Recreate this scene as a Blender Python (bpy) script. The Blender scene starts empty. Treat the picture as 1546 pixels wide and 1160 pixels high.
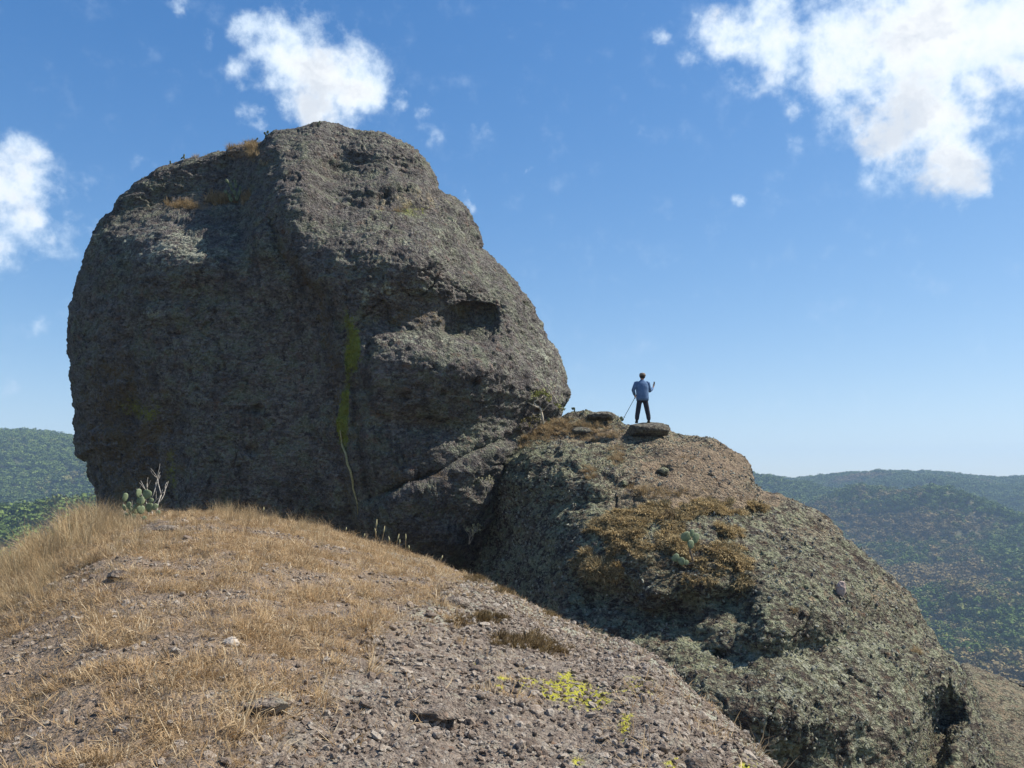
import bpy, bmesh, math, random
import numpy as np
from mathutils import Vector, Matrix
random.seed(7); RS = np.random.RandomState(11)
S = bpy.context.scene
COL = S.collection

# ------------------------------------------------------------------ camera, sky, sun, exposure
PITCH = math.radians(7.0); FPX = 1288.0
cam = bpy.data.cameras.new('camera'); cam_o = bpy.data.objects.new('camera', cam); COL.objects.link(cam_o)
cam.sensor_width = 36; cam.lens = FPX / 1546 * 36; cam.clip_start = 0.1; cam.clip_end = 20000
cam_o.location = (0, 0, 0); cam_o.rotation_euler = (math.pi / 2 + PITCH, 0, 0)
S.camera = cam_o
SUN_AZ = math.radians(80)      # to the right of the view direction (+Y)
SUN_EL = math.radians(50)
SUN_DIR = Vector((math.sin(SUN_AZ) * math.cos(SUN_EL), math.cos(SUN_AZ) * math.cos(SUN_EL), math.sin(SUN_EL)))
sun = bpy.data.lights.new('sun', 'SUN'); sun_o = bpy.data.objects.new('sun', sun); COL.objects.link(sun_o)
sun.energy = 4.7; sun.angle = math.radians(0.5); sun.color = (1.0, 0.94, 0.84)
sun_o.rotation_euler = SUN_DIR.to_track_quat('Z', 'Y').to_euler(); sun_o.location = (60, 30, 90)
S.view_settings.view_transform = 'Standard'; S.view_settings.look = 'None'
S.view_settings.gamma = 1; S.view_settings.use_curve_mapping = False
S.view_settings.exposure = 0.72
S.cycles.use_denoising = True
S.cycles.volume_bounces = 0; S.cycles.max_bounces = 5; S.cycles.diffuse_bounces = 3
S.cycles.transparent_max_bounces = 8


def ray(px, py):
    """direction through a photograph pixel with unit Y: (X/Y, 1, Z/Y)"""
    u = (np.asarray(px, float) - 773) / FPX; v = (580 - np.asarray(py, float)) / FPX
    d = math.cos(PITCH) - v * math.sin(PITCH); z = math.sin(PITCH) + v * math.cos(PITCH)
    return u / d, z / d


def proj(P):
    """world points -> photograph pixels"""
    x, y, z = P[..., 0], P[..., 1], P[..., 2]
    f = y * math.cos(PITCH) + z * math.sin(PITCH); up = -y * math.sin(PITCH) + z * math.cos(PITCH)
    f = np.where(f > 1e-3, f, 1e-3)
    return 773 + FPX * x / f, 580 - FPX * up / f


def at(px, py, Y):
    w, s = ray(px, py)
    return Vector((float(w) * Y, Y, float(s) * Y))


# node helpers -------------------------------------------------------------
class NT:
    def __init__(s, tree):
        s.t = tree; s.n = tree.nodes; s.l = tree.links

    def add(s, typ, **kw):
        n = s.n.new(typ)
        for k, v in kw.items():
            if k.startswith('i_'):
                key = k[2:]
                key = int(key) if key.isdigit() else key.replace('_', ' ')
                s.put(n.inputs[key], v)
            else:
                setattr(n, k, v)
        return n

    def put(s, inp, v):
        if isinstance(v, bpy.types.NodeSocket): s.l.new(v, inp)
        else: inp.default_value = v

    def math(s, op, a, b=0.0, c=0.0, clamp=False):
        n = s.n.new('ShaderNodeMath'); n.operation = op; n.use_clamp = clamp
        s.put(n.inputs[0], a); s.put(n.inputs[1], b); s.put(n.inputs[2], c)
        return n.outputs[0]

    def vmath(s, op, a, b=(0, 0, 0)):
        n = s.n.new('ShaderNodeVectorMath'); n.operation = op
        s.put(n.inputs[0], a); s.put(n.inputs[1], b)
        return n.outputs['Value'] if op in ('DISTANCE', 'LENGTH', 'DOT_PRODUCT') else n.outputs[0]

    def scale(s, a, k):
        n = s.n.new('ShaderNodeVectorMath'); n.operation = 'SCALE'; s.put(n.inputs[0], a); s.put(n.inputs[3], k)
        return n.outputs[0]

    def noise(s, vec, scale, detail=4, rough=0.55, dist=0.0, out=0):
        n = s.n.new('ShaderNodeTexNoise'); s.put(n.inputs['Vector'], vec); n.inputs['Scale'].default_value = scale
        n.inputs['Detail'].default_value = detail; n.inputs['Roughness'].default_value = rough
        n.inputs['Distortion'].default_value = dist
        return n.outputs[out]

    def voro(s, vec, scale, feature='F1', rnd=1.0, out='Distance'):
        n = s.n.new('ShaderNodeTexVoronoi'); n.feature = feature; s.put(n.inputs['Vector'], vec)
        n.inputs['Scale'].default_value = scale; n.inputs['Randomness'].default_value = rnd
        return n.outputs[out]

    def ramp(s, fac, lo, hi, a=0.0, b=1.0, smooth=True):
        n = s.n.new('ShaderNodeMapRange'); n.interpolation_type = 'SMOOTHSTEP' if smooth else 'LINEAR'
        s.put(n.inputs[0], fac); n.inputs[1].default_value = lo; n.inputs[2].default_value = hi
        n.inputs[3].default_value = a; n.inputs[4].default_value = b
        return n.outputs[0]

    def mix(s, fac, a, b, mode='MIX'):
        n = s.n.new('ShaderNodeMix'); n.data_type = 'RGBA'; n.blend_type = mode
        s.put(n.inputs[0], fac)
        for i, v in ((6, a), (7, b)):
            if isinstance(v, tuple) and len(v) == 3: v = (*v, 1)
            s.put(n.inputs[i], v)
        return n.outputs[2]

    def bump(s, h, dist, strength=1.0, normal=None):
        n = s.n.new('ShaderNodeBump'); n.inputs['Strength'].default_value = strength
        n.inputs['Distance'].default_value = dist; s.put(n.inputs['Height'], h)
        if normal is not None: s.put(n.inputs['Normal'], normal)
        return n.outputs[0]


def new_mat(name):
    m = bpy.data.materials.new(name); m.use_nodes = True
    nt = NT(m.node_tree); b = m.node_tree.nodes['Principled BSDF']
    b.inputs['Roughness'].default_value = 0.9; b.inputs['Specular IOR Level'].default_value = 0.25
    return m, nt, b


# sky: physical sky with procedural clouds placed by direction -----------------
wd = bpy.data.worlds.new('World'); S.world = wd; wd.use_nodes = True
wn = NT(wd.node_tree)
for n in list(wn.n): wn.n.remove(n)
sky = wn.add('ShaderNodeTexSky', sky_type='NISHITA', sun_disc=False, sun_elevation=SUN_EL,
             sun_rotation=SUN_AZ, altitude=1800.0, air_density=1.0, dust_density=0.8, ozone_density=2.0)
tc = wn.add('ShaderNodeTexCoord').outputs['Generated']
# soft shoulder so the horizon does not burn out
s3 = wn.vmath('DIVIDE', wn.scale(sky.outputs[0], 1.35), wn.vmath('ADD', wn.scale(sky.outputs[0], 0.122), (1, 1, 1)))
hsv = wn.add('ShaderNodeHueSaturation'); wn.put(hsv.inputs['Color'], s3)
hsv.inputs['Hue'].default_value = 0.507; hsv.inputs['Saturation'].default_value = 1.42; hsv.inputs['Value'].default_value = 0.98
warp = wn.scale(wn.vmath('SUBTRACT', wn.noise(tc, 9.0, 6, 0.6, out=1), (0.5, 0.5, 0.5)), 0.075)
warp2 = wn.scale(wn.vmath('SUBTRACT', wn.noise(tc, 38.0, 5, 0.6, out=1), (0.5, 0.5, 0.5)), 0.022)
dv = wn.vmath('ADD', wn.vmath('ADD', tc, warp), warp2)
CLOUDS = [  # px, py, radius px, weight
    (395, 78, 55, .9), (440, 108, 66, 1.15), (500, 120, 78, 1.3), (545, 150, 62, 1.3), (480, 165, 62, 1.2), (605, 172, 26, .8),
    (372, 178, 32, .8), (312, 68, 34, .45), (370, 120, 40, .6), (420, 70, 60, .85), (540, 100, 66, .9), (470, 55, 50, .7), (440, 150, 50, .8), (640, 180, 30, .45),
    (1095, 52, 62, 1.0), (1180, 52, 84, 1.15), (1285, 70, 100, 1.25), (1390, 60, 125, 1.5), (1500, 30, 110, 1.5), (1395, 160, 95, 1.4),
    (1345, 205, 62, 1.15), (1425, 235, 68, 1.3), (1462, 282, 36, 1.0), (1530, 105, 62, 1.0), (1212, 158, 30, .7), (1480, 130, 60, 1.1), (1150, 110, 60, .6), (1040, 90, 40, .5), (1290, 180, 60, .55), (1500, 200, 60, .45), (1540, 160, 60, .5), (1470, 240, 50, .55), (1330, 260, 50, .5),
    (-10, 285, 72, 1.2), (25, 340, 56, 1.0), (62, 375, 34, .75), (20, 240, 44, .8), (98, 310, 60, .48), (-60, 330, 110, 1.3), (110, 340, 60, .5), (120, 290, 50, .42), (60, 250, 40, .45),
    (725, 196, 34, .46), (714, 304, 24, .6), (798, 240, 14, .6), (1112, 303, 20, .68), (995, 35, 26, .6), (965, 200, 20, .42),
    (285, 8, 24, .6), (213, 245, 34, .42), (62, 494, 34, .45), (15, 580, 26, .4), (655, 215, 30, .42), (1200, 205, 24, .4)]
for k in range(34):   # the rest of the sky carries on with clouds of the same kind
    a = random.uniform(40, 320); e = random.uniform(12, 60)
    CLOUDS.append(('dir', math.radians(a), math.radians(e), random.uniform(0.04, 0.11), random.uniform(.8, 1.3)))
acc = None
for c in CLOUDS:
    if c[0] == 'dir':
        _, a, e, r, wt = c
        d = Vector((math.sin(a) * math.cos(e), math.cos(a) * math.cos(e), math.sin(e)))
    else:
        w_, s_ = ray(c[0], c[1]); d = Vector((float(w_), 1, float(s_))).normalized(); r = c[2] / FPX * 1.25; wt = c[3]
    v = wn.ramp(wn.vmath('DISTANCE', dv, tuple(d)), 0.0, r, wt, 0.0, smooth=True)
    acc = v if acc is None else wn.math('SMOOTH_MAX', acc, v, 0.25)
fb = wn.noise(tc, 30.0, 10, 0.62)
fb2 = wn.noise(wn.vmath('MULTIPLY', dv, (1, 1, 1.6)), 11.0, 6, 0.6)
dens = wn.math('ADD', acc, wn.math('MULTIPLY', wn.math('MULTIPLY', wn.math('SUBTRACT', fb, 0.5), 2.0), wn.ramp(acc, 0.0, 0.42)))
alpha = wn.ramp(dens, 0.22, 1.12)
thick = wn.ramp(wn.math('ADD', dens, wn.math('MULTIPLY', wn.math('SUBTRACT', fb2, 0.5), 1.6)), 0.5, 1.5)
ccol = wn.mix(thick, (4.2, 5.0, 5.9), (5.5, 5.6, 5.65))
gry = wn.ramp(wn.math('ADD', wn.math('MULTIPLY', dens, 0.35), wn.math('MULTIPLY', wn.math('SUBTRACT', fb2, 0.5), 3.0)), 0.3, 0.9)
ccol = wn.mix(wn.math('MULTIPLY', gry, 0.6), ccol, (3.1, 3.5, 4.1))
skc = wn.mix(alpha, hsv.outputs[0], ccol)
bg = wn.add('ShaderNodeBackground', i_Color=skc, i_Strength=0.115)
out = wn.add('ShaderNodeOutputWorld'); wn.l.new(bg.outputs[0], out.inputs['Surface'])

# ------------------------------------------------------------------ numpy noise
_perm = RS.permutation(512).astype(np.int64)
_grad = RS.normal(size=(512, 3)); _grad /= np.linalg.norm(_grad, axis=1)[:, None]


def _hash(ix, iy, iz):
    return _perm[(_perm[(_perm[ix & 511] + iy) & 511] + iz) & 511]


def perlin(P):
    P = np.asarray(P, np.float64); i = np.floor(P).astype(np.int64); f = P - i
    u = f * f * f * (f * (f * 6 - 15) + 10); r = 0
    for dx in (0, 1):
        wx = u[:, 0] if dx else 1 - u[:, 0]
        for dy in (0, 1):
            wy = u[:, 1] if dy else 1 - u[:, 1]
            for dz in (0, 1):
                wz = u[:, 2] if dz else 1 - u[:, 2]
                g = _grad[_hash(i[:, 0] + dx, i[:, 1] + dy, i[:, 2] + dz)]
                r = r + wx * wy * wz * ((f[:, 0] - dx) * g[:, 0] + (f[:, 1] - dy) * g[:, 1] + (f[:, 2] - dz) * g[:, 2])
    return r * 1.5


def fbm(P, scale, octv=4, gain=0.5, ridged=False):
    P = np.asarray(P).reshape(-1, 3) * scale; a = 1.0; r = np.zeros(len(P)); t = 0
    for k in range(octv):
        n = perlin(P + k * 17.3)
        r += a * ((1 - 2 * np.abs(n)) if ridged else n); t += a; a *= gain; P = P * 2.03
    return r / t


_off = RS.rand(512, 3)


def worley(P, scale):
    """distance to the nearest jittered cell point, and that cell's random number"""
    P = np.asarray(P).reshape(-1, 3) * scale; i = np.floor(P).astype(np.int64); f = P - i
    best = np.full(len(P), 9.0); cid = np.zeros(len(P), np.int64)
    for dx in (-1, 0, 1):
        for dy in (-1, 0, 1):
            for dz in (-1, 0, 1):
                h = _hash(i[:, 0] + dx, i[:, 1] + dy, i[:, 2] + dz); o = _off[h]
                d = (dx + o[:, 0] - f[:, 0]) ** 2 + (dy + o[:, 1] - f[:, 1]) ** 2 + (dz + o[:, 2] - f[:, 2]) ** 2
                m = d < best; best = np.where(m, d, best); cid = np.where(m, h, cid)
    return np.sqrt(best), _off[cid, 0]


def sig(x): return 1 / (1 + np.exp(-np.clip(x, -30, 30)))
def gau(px, py, cx, cy, rx, ry): return np.exp(-(((px - cx) / rx) ** 2 + ((py - cy) / ry) ** 2))
def ip(x, xs, ys): return np.interp(x, xs, ys)
def sstep(a, b, x):
    t = np.clip((x - a) / (b - a), 0, 1); return t * t * (3 - 2 * t)


# ------------------------------------------------------------------ mesh helpers
def mesh_np(name, V, F, smooth=True, attrs=None):
    V = np.asarray(V, np.float32); F = np.asarray(F, np.int32); k = F.shape[1]
    me = bpy.data.meshes.new(name)
    me.vertices.add(len(V)); me.vertices.foreach_set('co', V.ravel())
    me.loops.add(F.size); me.loops.foreach_set('vertex_index', F.ravel())
    me.polygons.add(len(F)); me.polygons.foreach_set('loop_start', np.arange(0, F.size, k, dtype=np.int32))
    me.polygons.foreach_set('loop_total', np.full(len(F), k, np.int32))
    me.polygons.foreach_set('use_smooth', np.full(len(F), smooth, bool))
    me.update(calc_edges=True)
    for an, av in (attrs or {}).items():
        a = me.attributes.new(an, 'FLOAT_COLOR', 'POINT')
        a.data.foreach_set('color', np.asarray(av, np.float32).ravel())
    return me


def link(name, me, mat=None, parent=None, loc=None):
    o = bpy.data.objects.new(name, me); COL.objects.link(o)
    if mat is not None and me is not None: me.materials.append(mat)
    if parent is not None: o.parent = parent
    if loc is not None: o.location = loc
    return o


def tag(o, label=None, cat=None, group=None, kind=None):
    if label: o['label'] = label
    if cat: o['category'] = cat
    if group: o['group'] = group
    if kind: o['kind'] = kind
    return o


def empty(name, loc, label, cat, group=None):
    o = bpy.data.objects.new(name, None); COL.objects.link(o); o.location = loc; o.empty_display_size = 0.1
    return tag(o, label, cat, group)


def grid_faces(nr, nc, flip=False):
    a = np.arange(nr * nc).reshape(nr, nc)
    q = np.stack([a[:-1, :-1], a[:-1, 1:], a[1:, 1:], a[1:, :-1]], -1).reshape(-1, 4)
    return q[:, ::-1] if flip else q


def grid_normals(G):
    du = np.gradient(G, axis=1); dv_ = np.gradient(G, axis=0)
    n = np.cross(du, dv_); n /= np.linalg.norm(n, axis=2)[..., None] + 1e-12
    return n


class Surf:
    def __init__(s, G, N):
        s.P = G.reshape(-1, 3); s.N = N.reshape(-1, 3); s.px, s.py = proj(s.P)
        s.facing = (s.N * s.P).sum(1) < 0

    def pick(s, px, py):
        d = (s.px - px) ** 2 + (s.py - py) ** 2 + np.where(s.facing, 0, 1e6)
        i = int(np.argmin(d)); return Vector(s.P[i]), Vector(s.N[i])


# ------------------------------------------------------------------ materials
def rock_mat(name, base, lichen, dark, pale, mscale=1.0, bump=0.05, lich=0.5, pits=0.5, streak=0.0, ochre=(0.13, 0.085, 0.04), mossy=(0.30, 0.32, 0.025), mk=0.6):
    """conglomerate: matrix with pebbles, lichen blotches, small pits; the 'mask' attribute holds
    R yellow-green moss, G brown stain, B dry earth, A pale lichen; on the giant boulder, sunlit tone painted pale"""
    m, t, b = new_mat(name)
    pos = t.add('ShaderNodeNewGeometry').outputs['Position']
    n_big = t.noise(pos, 0.35 * mscale, 5, 0.6); n_mid = t.noise(pos, 1.7 * mscale, 6, 0.65, 0.3)
    n_fine = t.noise(pos, 9 * mscale, 6, 0.7); n_vf = t.noise(pos, 34 * mscale, 3, 0.6)
    cellc = t.voro(pos, 6.5 * mscale, out='Color'); cell = t.voro(pos, 6.5 * mscale)
    cell2 = t.voro(pos, 15 * mscale); cell2c = t.voro(pos, 15 * mscale, out='Color')
    sep = t.add('ShaderNodeSeparateColor', i_0=cellc).outputs; sep2 = t.add('ShaderNodeSeparateColor', i_0=cell2c).outputs
    c = t.mix(sep[0], tuple(x * 0.72 for x in base), tuple(min(x * 1.3, 1) for x in base))
    c = t.mix(t.math('MULTIPLY', sep2[1], 0.5), c, tuple(x * 1.05 for x in pale[:3]))
    lf = t.math('ADD', t.math('MULTIPLY', n_mid, 1.0), t.math('MULTIPLY', n_fine, 0.8))
    lf = t.math('ADD', lf, t.math('MULTIPLY', n_big, 0.5))
    c = t.mix(t.ramp(lf, 1.32 - 0.5 * lich, 1.46 - 0.5 * lich), c, lichen)
    c = t.mix(t.math('MULTIPLY', t.ramp(t.math('ADD', n_fine, t.math('MULTIPLY', sep2[0], 0.3)), 0.66, 0.8), 0.75), c, pale)
    tone = t.noise(pos, 0.9 * mscale, 6, 0.7, 0.4)
    c = t.mix(t.ramp(tone, 0.38, 0.52, 0.55, 0.0), c, t.mix(0.5, dark, base)); c = t.mix(t.ramp(tone, 0.54, 0.66, 0.0, 0.45), c, lichen)
    c = t.mix(t.math('MULTIPLY', t.ramp(t.math('ADD', t.noise(pos, 3.4 * mscale, 5, 0.7), t.math('MULTIPLY', n_fine, 0.5)), 0.70, 0.58), 0.8), c, dark)
    flat_ = t.vmath('MULTIPLY', pos, (1, 1, 1.9))
    pit = t.math('ADD', t.noise(flat_, 5.2 * mscale, 4, 0.75, 0.5), t.math('MULTIPLY', t.math('SUBTRACT', n_mid, 0.5), 0.5))
    pitm = t.ramp(pit, 0.42, 0.50, 1.0, 0.0)
    c = t.mix(t.math('MULTIPLY', pitm, pits), c, t.mix(n_mid, tuple(x * .7 for x in dark), (dark[0] * 2.0, dark[1] * 1.35, dark[2] * 1.1)))
    rust = t.ramp(t.noise(pos, 2.6 * mscale, 5, 0.7), 0.56, 0.68, 0.0, 0.6)
    c = t.mix(rust, c, (base[0] * 1.35, base[1] * 1.0, base[2] * 0.75))
    if streak:
        run = t.noise(t.vmath('MULTIPLY', pos, (1.0, 1.0, 0.09)), 1.5, 6, 0.65)
        c = t.mix(t.math('MULTIPLY', t.ramp(run, 0.52, 0.64), streak), c, dark)
        run2 = t.noise(t.vmath('MULTIPLY', pos, (1.0, 1.0, 0.12)), 2.3, 5, 0.6)
        c = t.mix(t.math('MULTIPLY', t.ramp(run2, 0.60, 0.72), streak * .6), c, pale)
    att = t.add('ShaderNodeAttribute', attribute_name='mask')
    am = t.add('ShaderNodeSeparateColor', i_0=att.outputs['Color']).outputs
    brk = t.math('SUBTRACT', t.math('MULTIPLY', t.math('ADD', n_fine, n_mid), 2.4), 2.4)
    def cov(ch, lo=0.3, hi=0.75, k=1.0): return t.math('MULTIPLY', t.ramp(t.math('ADD', ch, t.math('MULTIPLY', brk, k)), lo, hi), t.ramp(ch, 0.02, 0.3))
    c = t.mix(t.math('MULTIPLY', cov(am[1]), 0.8), c, ochre)
    c = t.mix(t.math('MULTIPLY', cov(am[2]), 0.85), c, t.mix(n_fine, (0.24, 0.165, 0.105), (0.34, 0.25, 0.165)))
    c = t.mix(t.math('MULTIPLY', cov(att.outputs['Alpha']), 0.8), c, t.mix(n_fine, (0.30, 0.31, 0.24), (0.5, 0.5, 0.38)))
    c = t.mix(t.math('MULTIPLY', cov(am[0], 0.25, 0.8, mk), 0.85), c, t.mix(n_fine, (0.13, 0.16, 0.012), mossy))
    c = t.mix(t.ramp(n_vf, 0.35, 0.65, 0.0, 0.45), c, t.mix(0.5, c, (0.03, 0.03, 0.03)))
    t.put(b.inputs['Base Color'], c)
    h = t.math('ADD', t.math('MULTIPLY', t.ramp(cell, 0.1, 0.6, 1, 0), 0.5), t.math('MULTIPLY', t.ramp(cell2, 0.1, 0.6, 1, 0), 0.35))
    h = t.math('ADD', h, t.math('ADD', t.math('MULTIPLY', n_fine, 0.7), t.math('MULTIPLY', n_vf, 0.3)))
    h = t.math('SUBTRACT', h, t.math('MULTIPLY', pitm, 0.5 * pits))
    t.put(b.inputs['Normal'], t.bump(h, bump / mscale, 1.0))
    return m


M_BIG = rock_mat('big_rock_stone', (0.158, 0.134, 0.130), (0.150, 0.160, 0.108), (0.036, 0.032, 0.031), (0.26, 0.25, 0.20), 1.0, 0.12, 0.43, 0.5, 0.42)
M_RIGHT = rock_mat('outcrop_stone', (0.175, 0.132, 0.098), (0.205, 0.215, 0.128), (0.035, 0.03, 0.026), (0.40, 0.39, 0.27), 1.15, 0.13, 0.58, 0.88)
M_GROUND = rock_mat('slope_stone', (0.20, 0.155, 0.12), (0.25, 0.225, 0.17), (0.06, 0.045, 0.036), (0.36, 0.31, 0.25), 4.2, 0.09, 0.25, 0.35, 0.0, mossy=(0.75, 0.68, 0.04), mk=1.0)


def disc_grid(n):
    """square grid mapped to the unit disc: angle and radius 0..1"""
    a = np.linspace(-1, 1, n); x, y = np.meshgrid(a, a)
    r = np.maximum(np.abs(x), np.abs(y)); rr = np.where(r == 0, 1, r)
    ax = np.abs(x) >= np.abs(y)
    with np.errstate(divide='ignore', invalid='ignore'):
        th = np.where(ax, np.pi / 4 * y / np.where(x == 0, 1, x), np.pi / 2 - np.pi / 4 * x / np.where(y == 0, 1, y))
    sx = np.where(ax, np.sign(x), np.sign(y))
    X = sx * r * np.cos(th); Y = sx * r * np.sin(th)
    return np.arctan2(Y, X), r


def boulder(name, outline, centre, n, rim_Y, bulge, power, feat, disp, back=6.0, shrink=0.0):
    """a closed boulder of real depth: the rim carries the outline, the near side swells towards the viewer,
    the far side swells away"""
    ol = np.array(outline, float); cx, cy = centre; ol = ol + (np.array([cx, cy]) - ol) * (shrink / np.hypot(ol[:, 0] - cx, ol[:, 1] - cy))[:, None]
    # densify and smooth a touch
    seg = []
    for i in range(len(ol)):
        p, q = ol[i], ol[(i + 1) % len(ol)]; k = max(2, int(np.hypot(*(q - p)) / 4))
        seg.append(p + (q - p) * np.linspace(0, 1, k, endpoint=False)[:, None])
    d = np.concatenate(seg); ang = np.arctan2(d[:, 1] - cy, d[:, 0] - cx); rad = np.hypot(d[:, 0] - cx, d[:, 1] - cy)
    o = np.argsort(ang); ang, rad = ang[o], rad[o]
    A = np.concatenate([ang - 2 * np.pi, ang, ang + 2 * np.pi]); R = np.concatenate([rad, rad, rad])

    def side(n, sgn):
        th, t = disc_grid(n); tt = t * np.pi / 2; rho = np.sin(tt)
        Rr = np.interp(th, A, R)
        px = cx + Rr * rho * np.cos(th); py = cy + Rr * rho * np.sin(th)
        dep = (1 - np.clip(rho, 0, 1) ** power) ** (1 / power)
        return px, py, rho, dep
    px, py, rho, dep = side(n, -1)
    fade = 1 - rho ** 10
    Y = rim_Y(px, py) - bulge(px, py) * dep - feat(px, py) * fade
    w, s = ray(px, py); G = np.stack([w * Y, Y, s * Y], -1)
    N = grid_normals(G)
    if (N * G).sum() > 0: N = -N
    G2, mask = disp(G, N, px, py, rho)
    N2 = grid_normals(G2)
    flip = (N2 * G2).sum() > 0
    if flip: N2 = -N2
    nb = n // 4
    bx, by, brho, bdep = side(nb, 1)
    Yb = rim_Y(bx, by) + back * bdep + 0.15
    sc = 0.985; bx = cx + (bx - cx) * sc; by = cy + (by - cy) * sc
    w, s = ray(bx, by); B = np.stack([w * Yb, Yb, s * Yb], -1)
    V = np.concatenate([G2.reshape(-1, 3), B.reshape(-1, 3)])
    F1 = grid_faces(n, n, flip); F2 = grid_faces(nb, nb, not flip) + n * n
    mk = np.concatenate([mask.reshape(-1, 4), np.zeros((nb * nb, 4))])
    me = mesh_np(name, V, np.concatenate([F1, F2]), True, {'mask': mk})
    return me, Surf(G2, N2)


# ------------------------------------------------------------------ the giant boulder
BIG_OUT = [(145, 790), (139, 745), (133, 720), (125, 700), (110, 690), (106, 670), (109, 650), (104, 600), (100, 560), (101, 520), (103, 470),
           (111, 430), (120, 395), (138, 357), (155, 330), (180, 300), (205, 275), (235, 252), (275, 238), (300, 229), (340, 218),
           (378, 214), (398, 207), (415, 197), (450, 194), (490, 187), (530, 190), (580, 194), (608, 203), (632, 219), (650, 243),
           (661, 262), (666, 281), (690, 294), (708, 313), (719, 340), (728, 373), (750, 389), (775, 414), (800, 443), (813, 475),
           (826, 500), (845, 530), (855, 560), (864, 590), (863, 610), (850, 634), (835, 700), (800, 800), (740, 900), (600, 960), (380, 960), (180, 900)]


def big_feat(px, py):
    f = np.zeros_like(px)
    xc = ip(py, [190, 300, 380, 450, 560, 680, 800, 900], [392, 398, 425, 476, 505, 518, 542, 560])
    f += ip(py, [200, 300, 420, 560], [0.7, 0.9, 1.7, 2.0]) * (sig((px - xc) / 16) - 0.5)
    f -= 0.45 * np.exp(-((px - xc) / 12) ** 2)
    f -= 0.5 * np.exp(-((px - xc - 28) / 10) ** 2) * sstep(430, 500, py)
    # left shoulder: ledge with grass, bulge below it, small terrace at the top
    L = sstep(405, 375, px) * sstep(120, 190, px)
    yl = ip(px, [150, 230, 260, 320, 385], [352, 330, 318, 306, 290])
    f -= 1.5 * sig((yl - py) / 8) * L
    f -= 2.2 * sstep(440, 300, py) * sstep(400, 360, px) * 0.9
    f += 1.3 * gau(px, py, 262, 385, 120, 50)
    f -= 1.0 * sig((ip(px, [230, 300, 385], [268, 252, 246]) - py) / 7) * L
    f += 0.35 * gau(px, py, 240, 470, 60, 16)
    # lower left hollow with stains
    f -= 0.9 * sstep(290, 250, px) * sstep(560, 650, py) * 0.8
    f -= 0.35 * np.exp(-((px - 200) / 12) ** 2) * sstep(440, 520, py) * sstep(700, 600, py)
    # cap block on the right of the top and the terraces below it
    Rr = sstep(450, 520, px)
    y1 = ip(px, [470, 520, 560, 600, 640, 668], [292, 268, 254, 250, 266, 284])
    f -= 1.4 * sig((y1 - py) / 10) * Rr
    f -= 0.8 * gau(px, py, 632, 248, 34, 22)
    f += 0.8 * gau(px, py, 560, 225, 90, 18)
    f += 0.5 * gau(px, py, 560, 283, 90, 14)
    y2 = ip(px, [500, 560, 620, 700, 740], [318, 315, 325, 352, 372])
    f -= 1.5 * sig((y2 - py) / 17) * Rr
    f += 0.35 * gau(px, py, 520, 210, 60, 8)
    f -= 0.4 * sig((ip(px, [640, 690, 760], [342, 356, 388]) - py) / 5) * sstep(640, 690, px)
    f += 1.0 * gau(px, py, 650, 395, 120, 50)
    # overhanging brow, the hollow under it and the cheek
    win = sstep(520, 575, px) * sstep(800, 740, px)
    y3 = ip(px, [500, 560, 640, 700, 760, 810], [478, 468, 452, 448, 455, 480])
    y4 = ip(px, [500, 560, 650, 700, 760], [535, 505, 512, 516, 500])
    f -= 0.6 * sig((py - y3) / 9) * sig((y4 - py) / 9) * win
    e = (np.abs(px - 712) / 38) ** 3 + (np.abs(py - 485 + (px - 708) * 0.06) / 23) ** 3
    f -= 0.95 * sig((1 - e) / 0.3)
    f += 0.5 * gau(px, py, 690, 555, 110, 50)
    f += 0.5 * gau(px, py, 780, 470, 30, 60)
    for (hx, hy, hr, hd) in ((716, 577, 6, .5), (668, 595, 5, .45), (610, 600, 6, .3), (655, 557, 4, .3), (612, 290, 7, .5), (608, 262, 6, .5), (676, 372, 6, .4), (820, 555, 9, .35), (840, 560, 10, .4), (388, 618, 5, .35), (380, 680, 5, .3), (273, 505, 6, .3)):
        f -= hd * gau(px, py, hx, hy, hr * 1.3, hr)
    # parting between boulder and its plinth
    y5 = ip(px, [520, 560, 600, 680, 740, 800, 862], [775, 752, 737, 703, 670, 655, 640])
    pw = sstep(520, 600, px)
    f -= 0.45 * np.exp(-((py - y5) / 8) ** 2) * pw
    f += 0.7 * sig((py - y5) / 9) * pw
    f -= 0.5 * gau(px, py, 640, 640, 60, 20)
    return f


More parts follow.
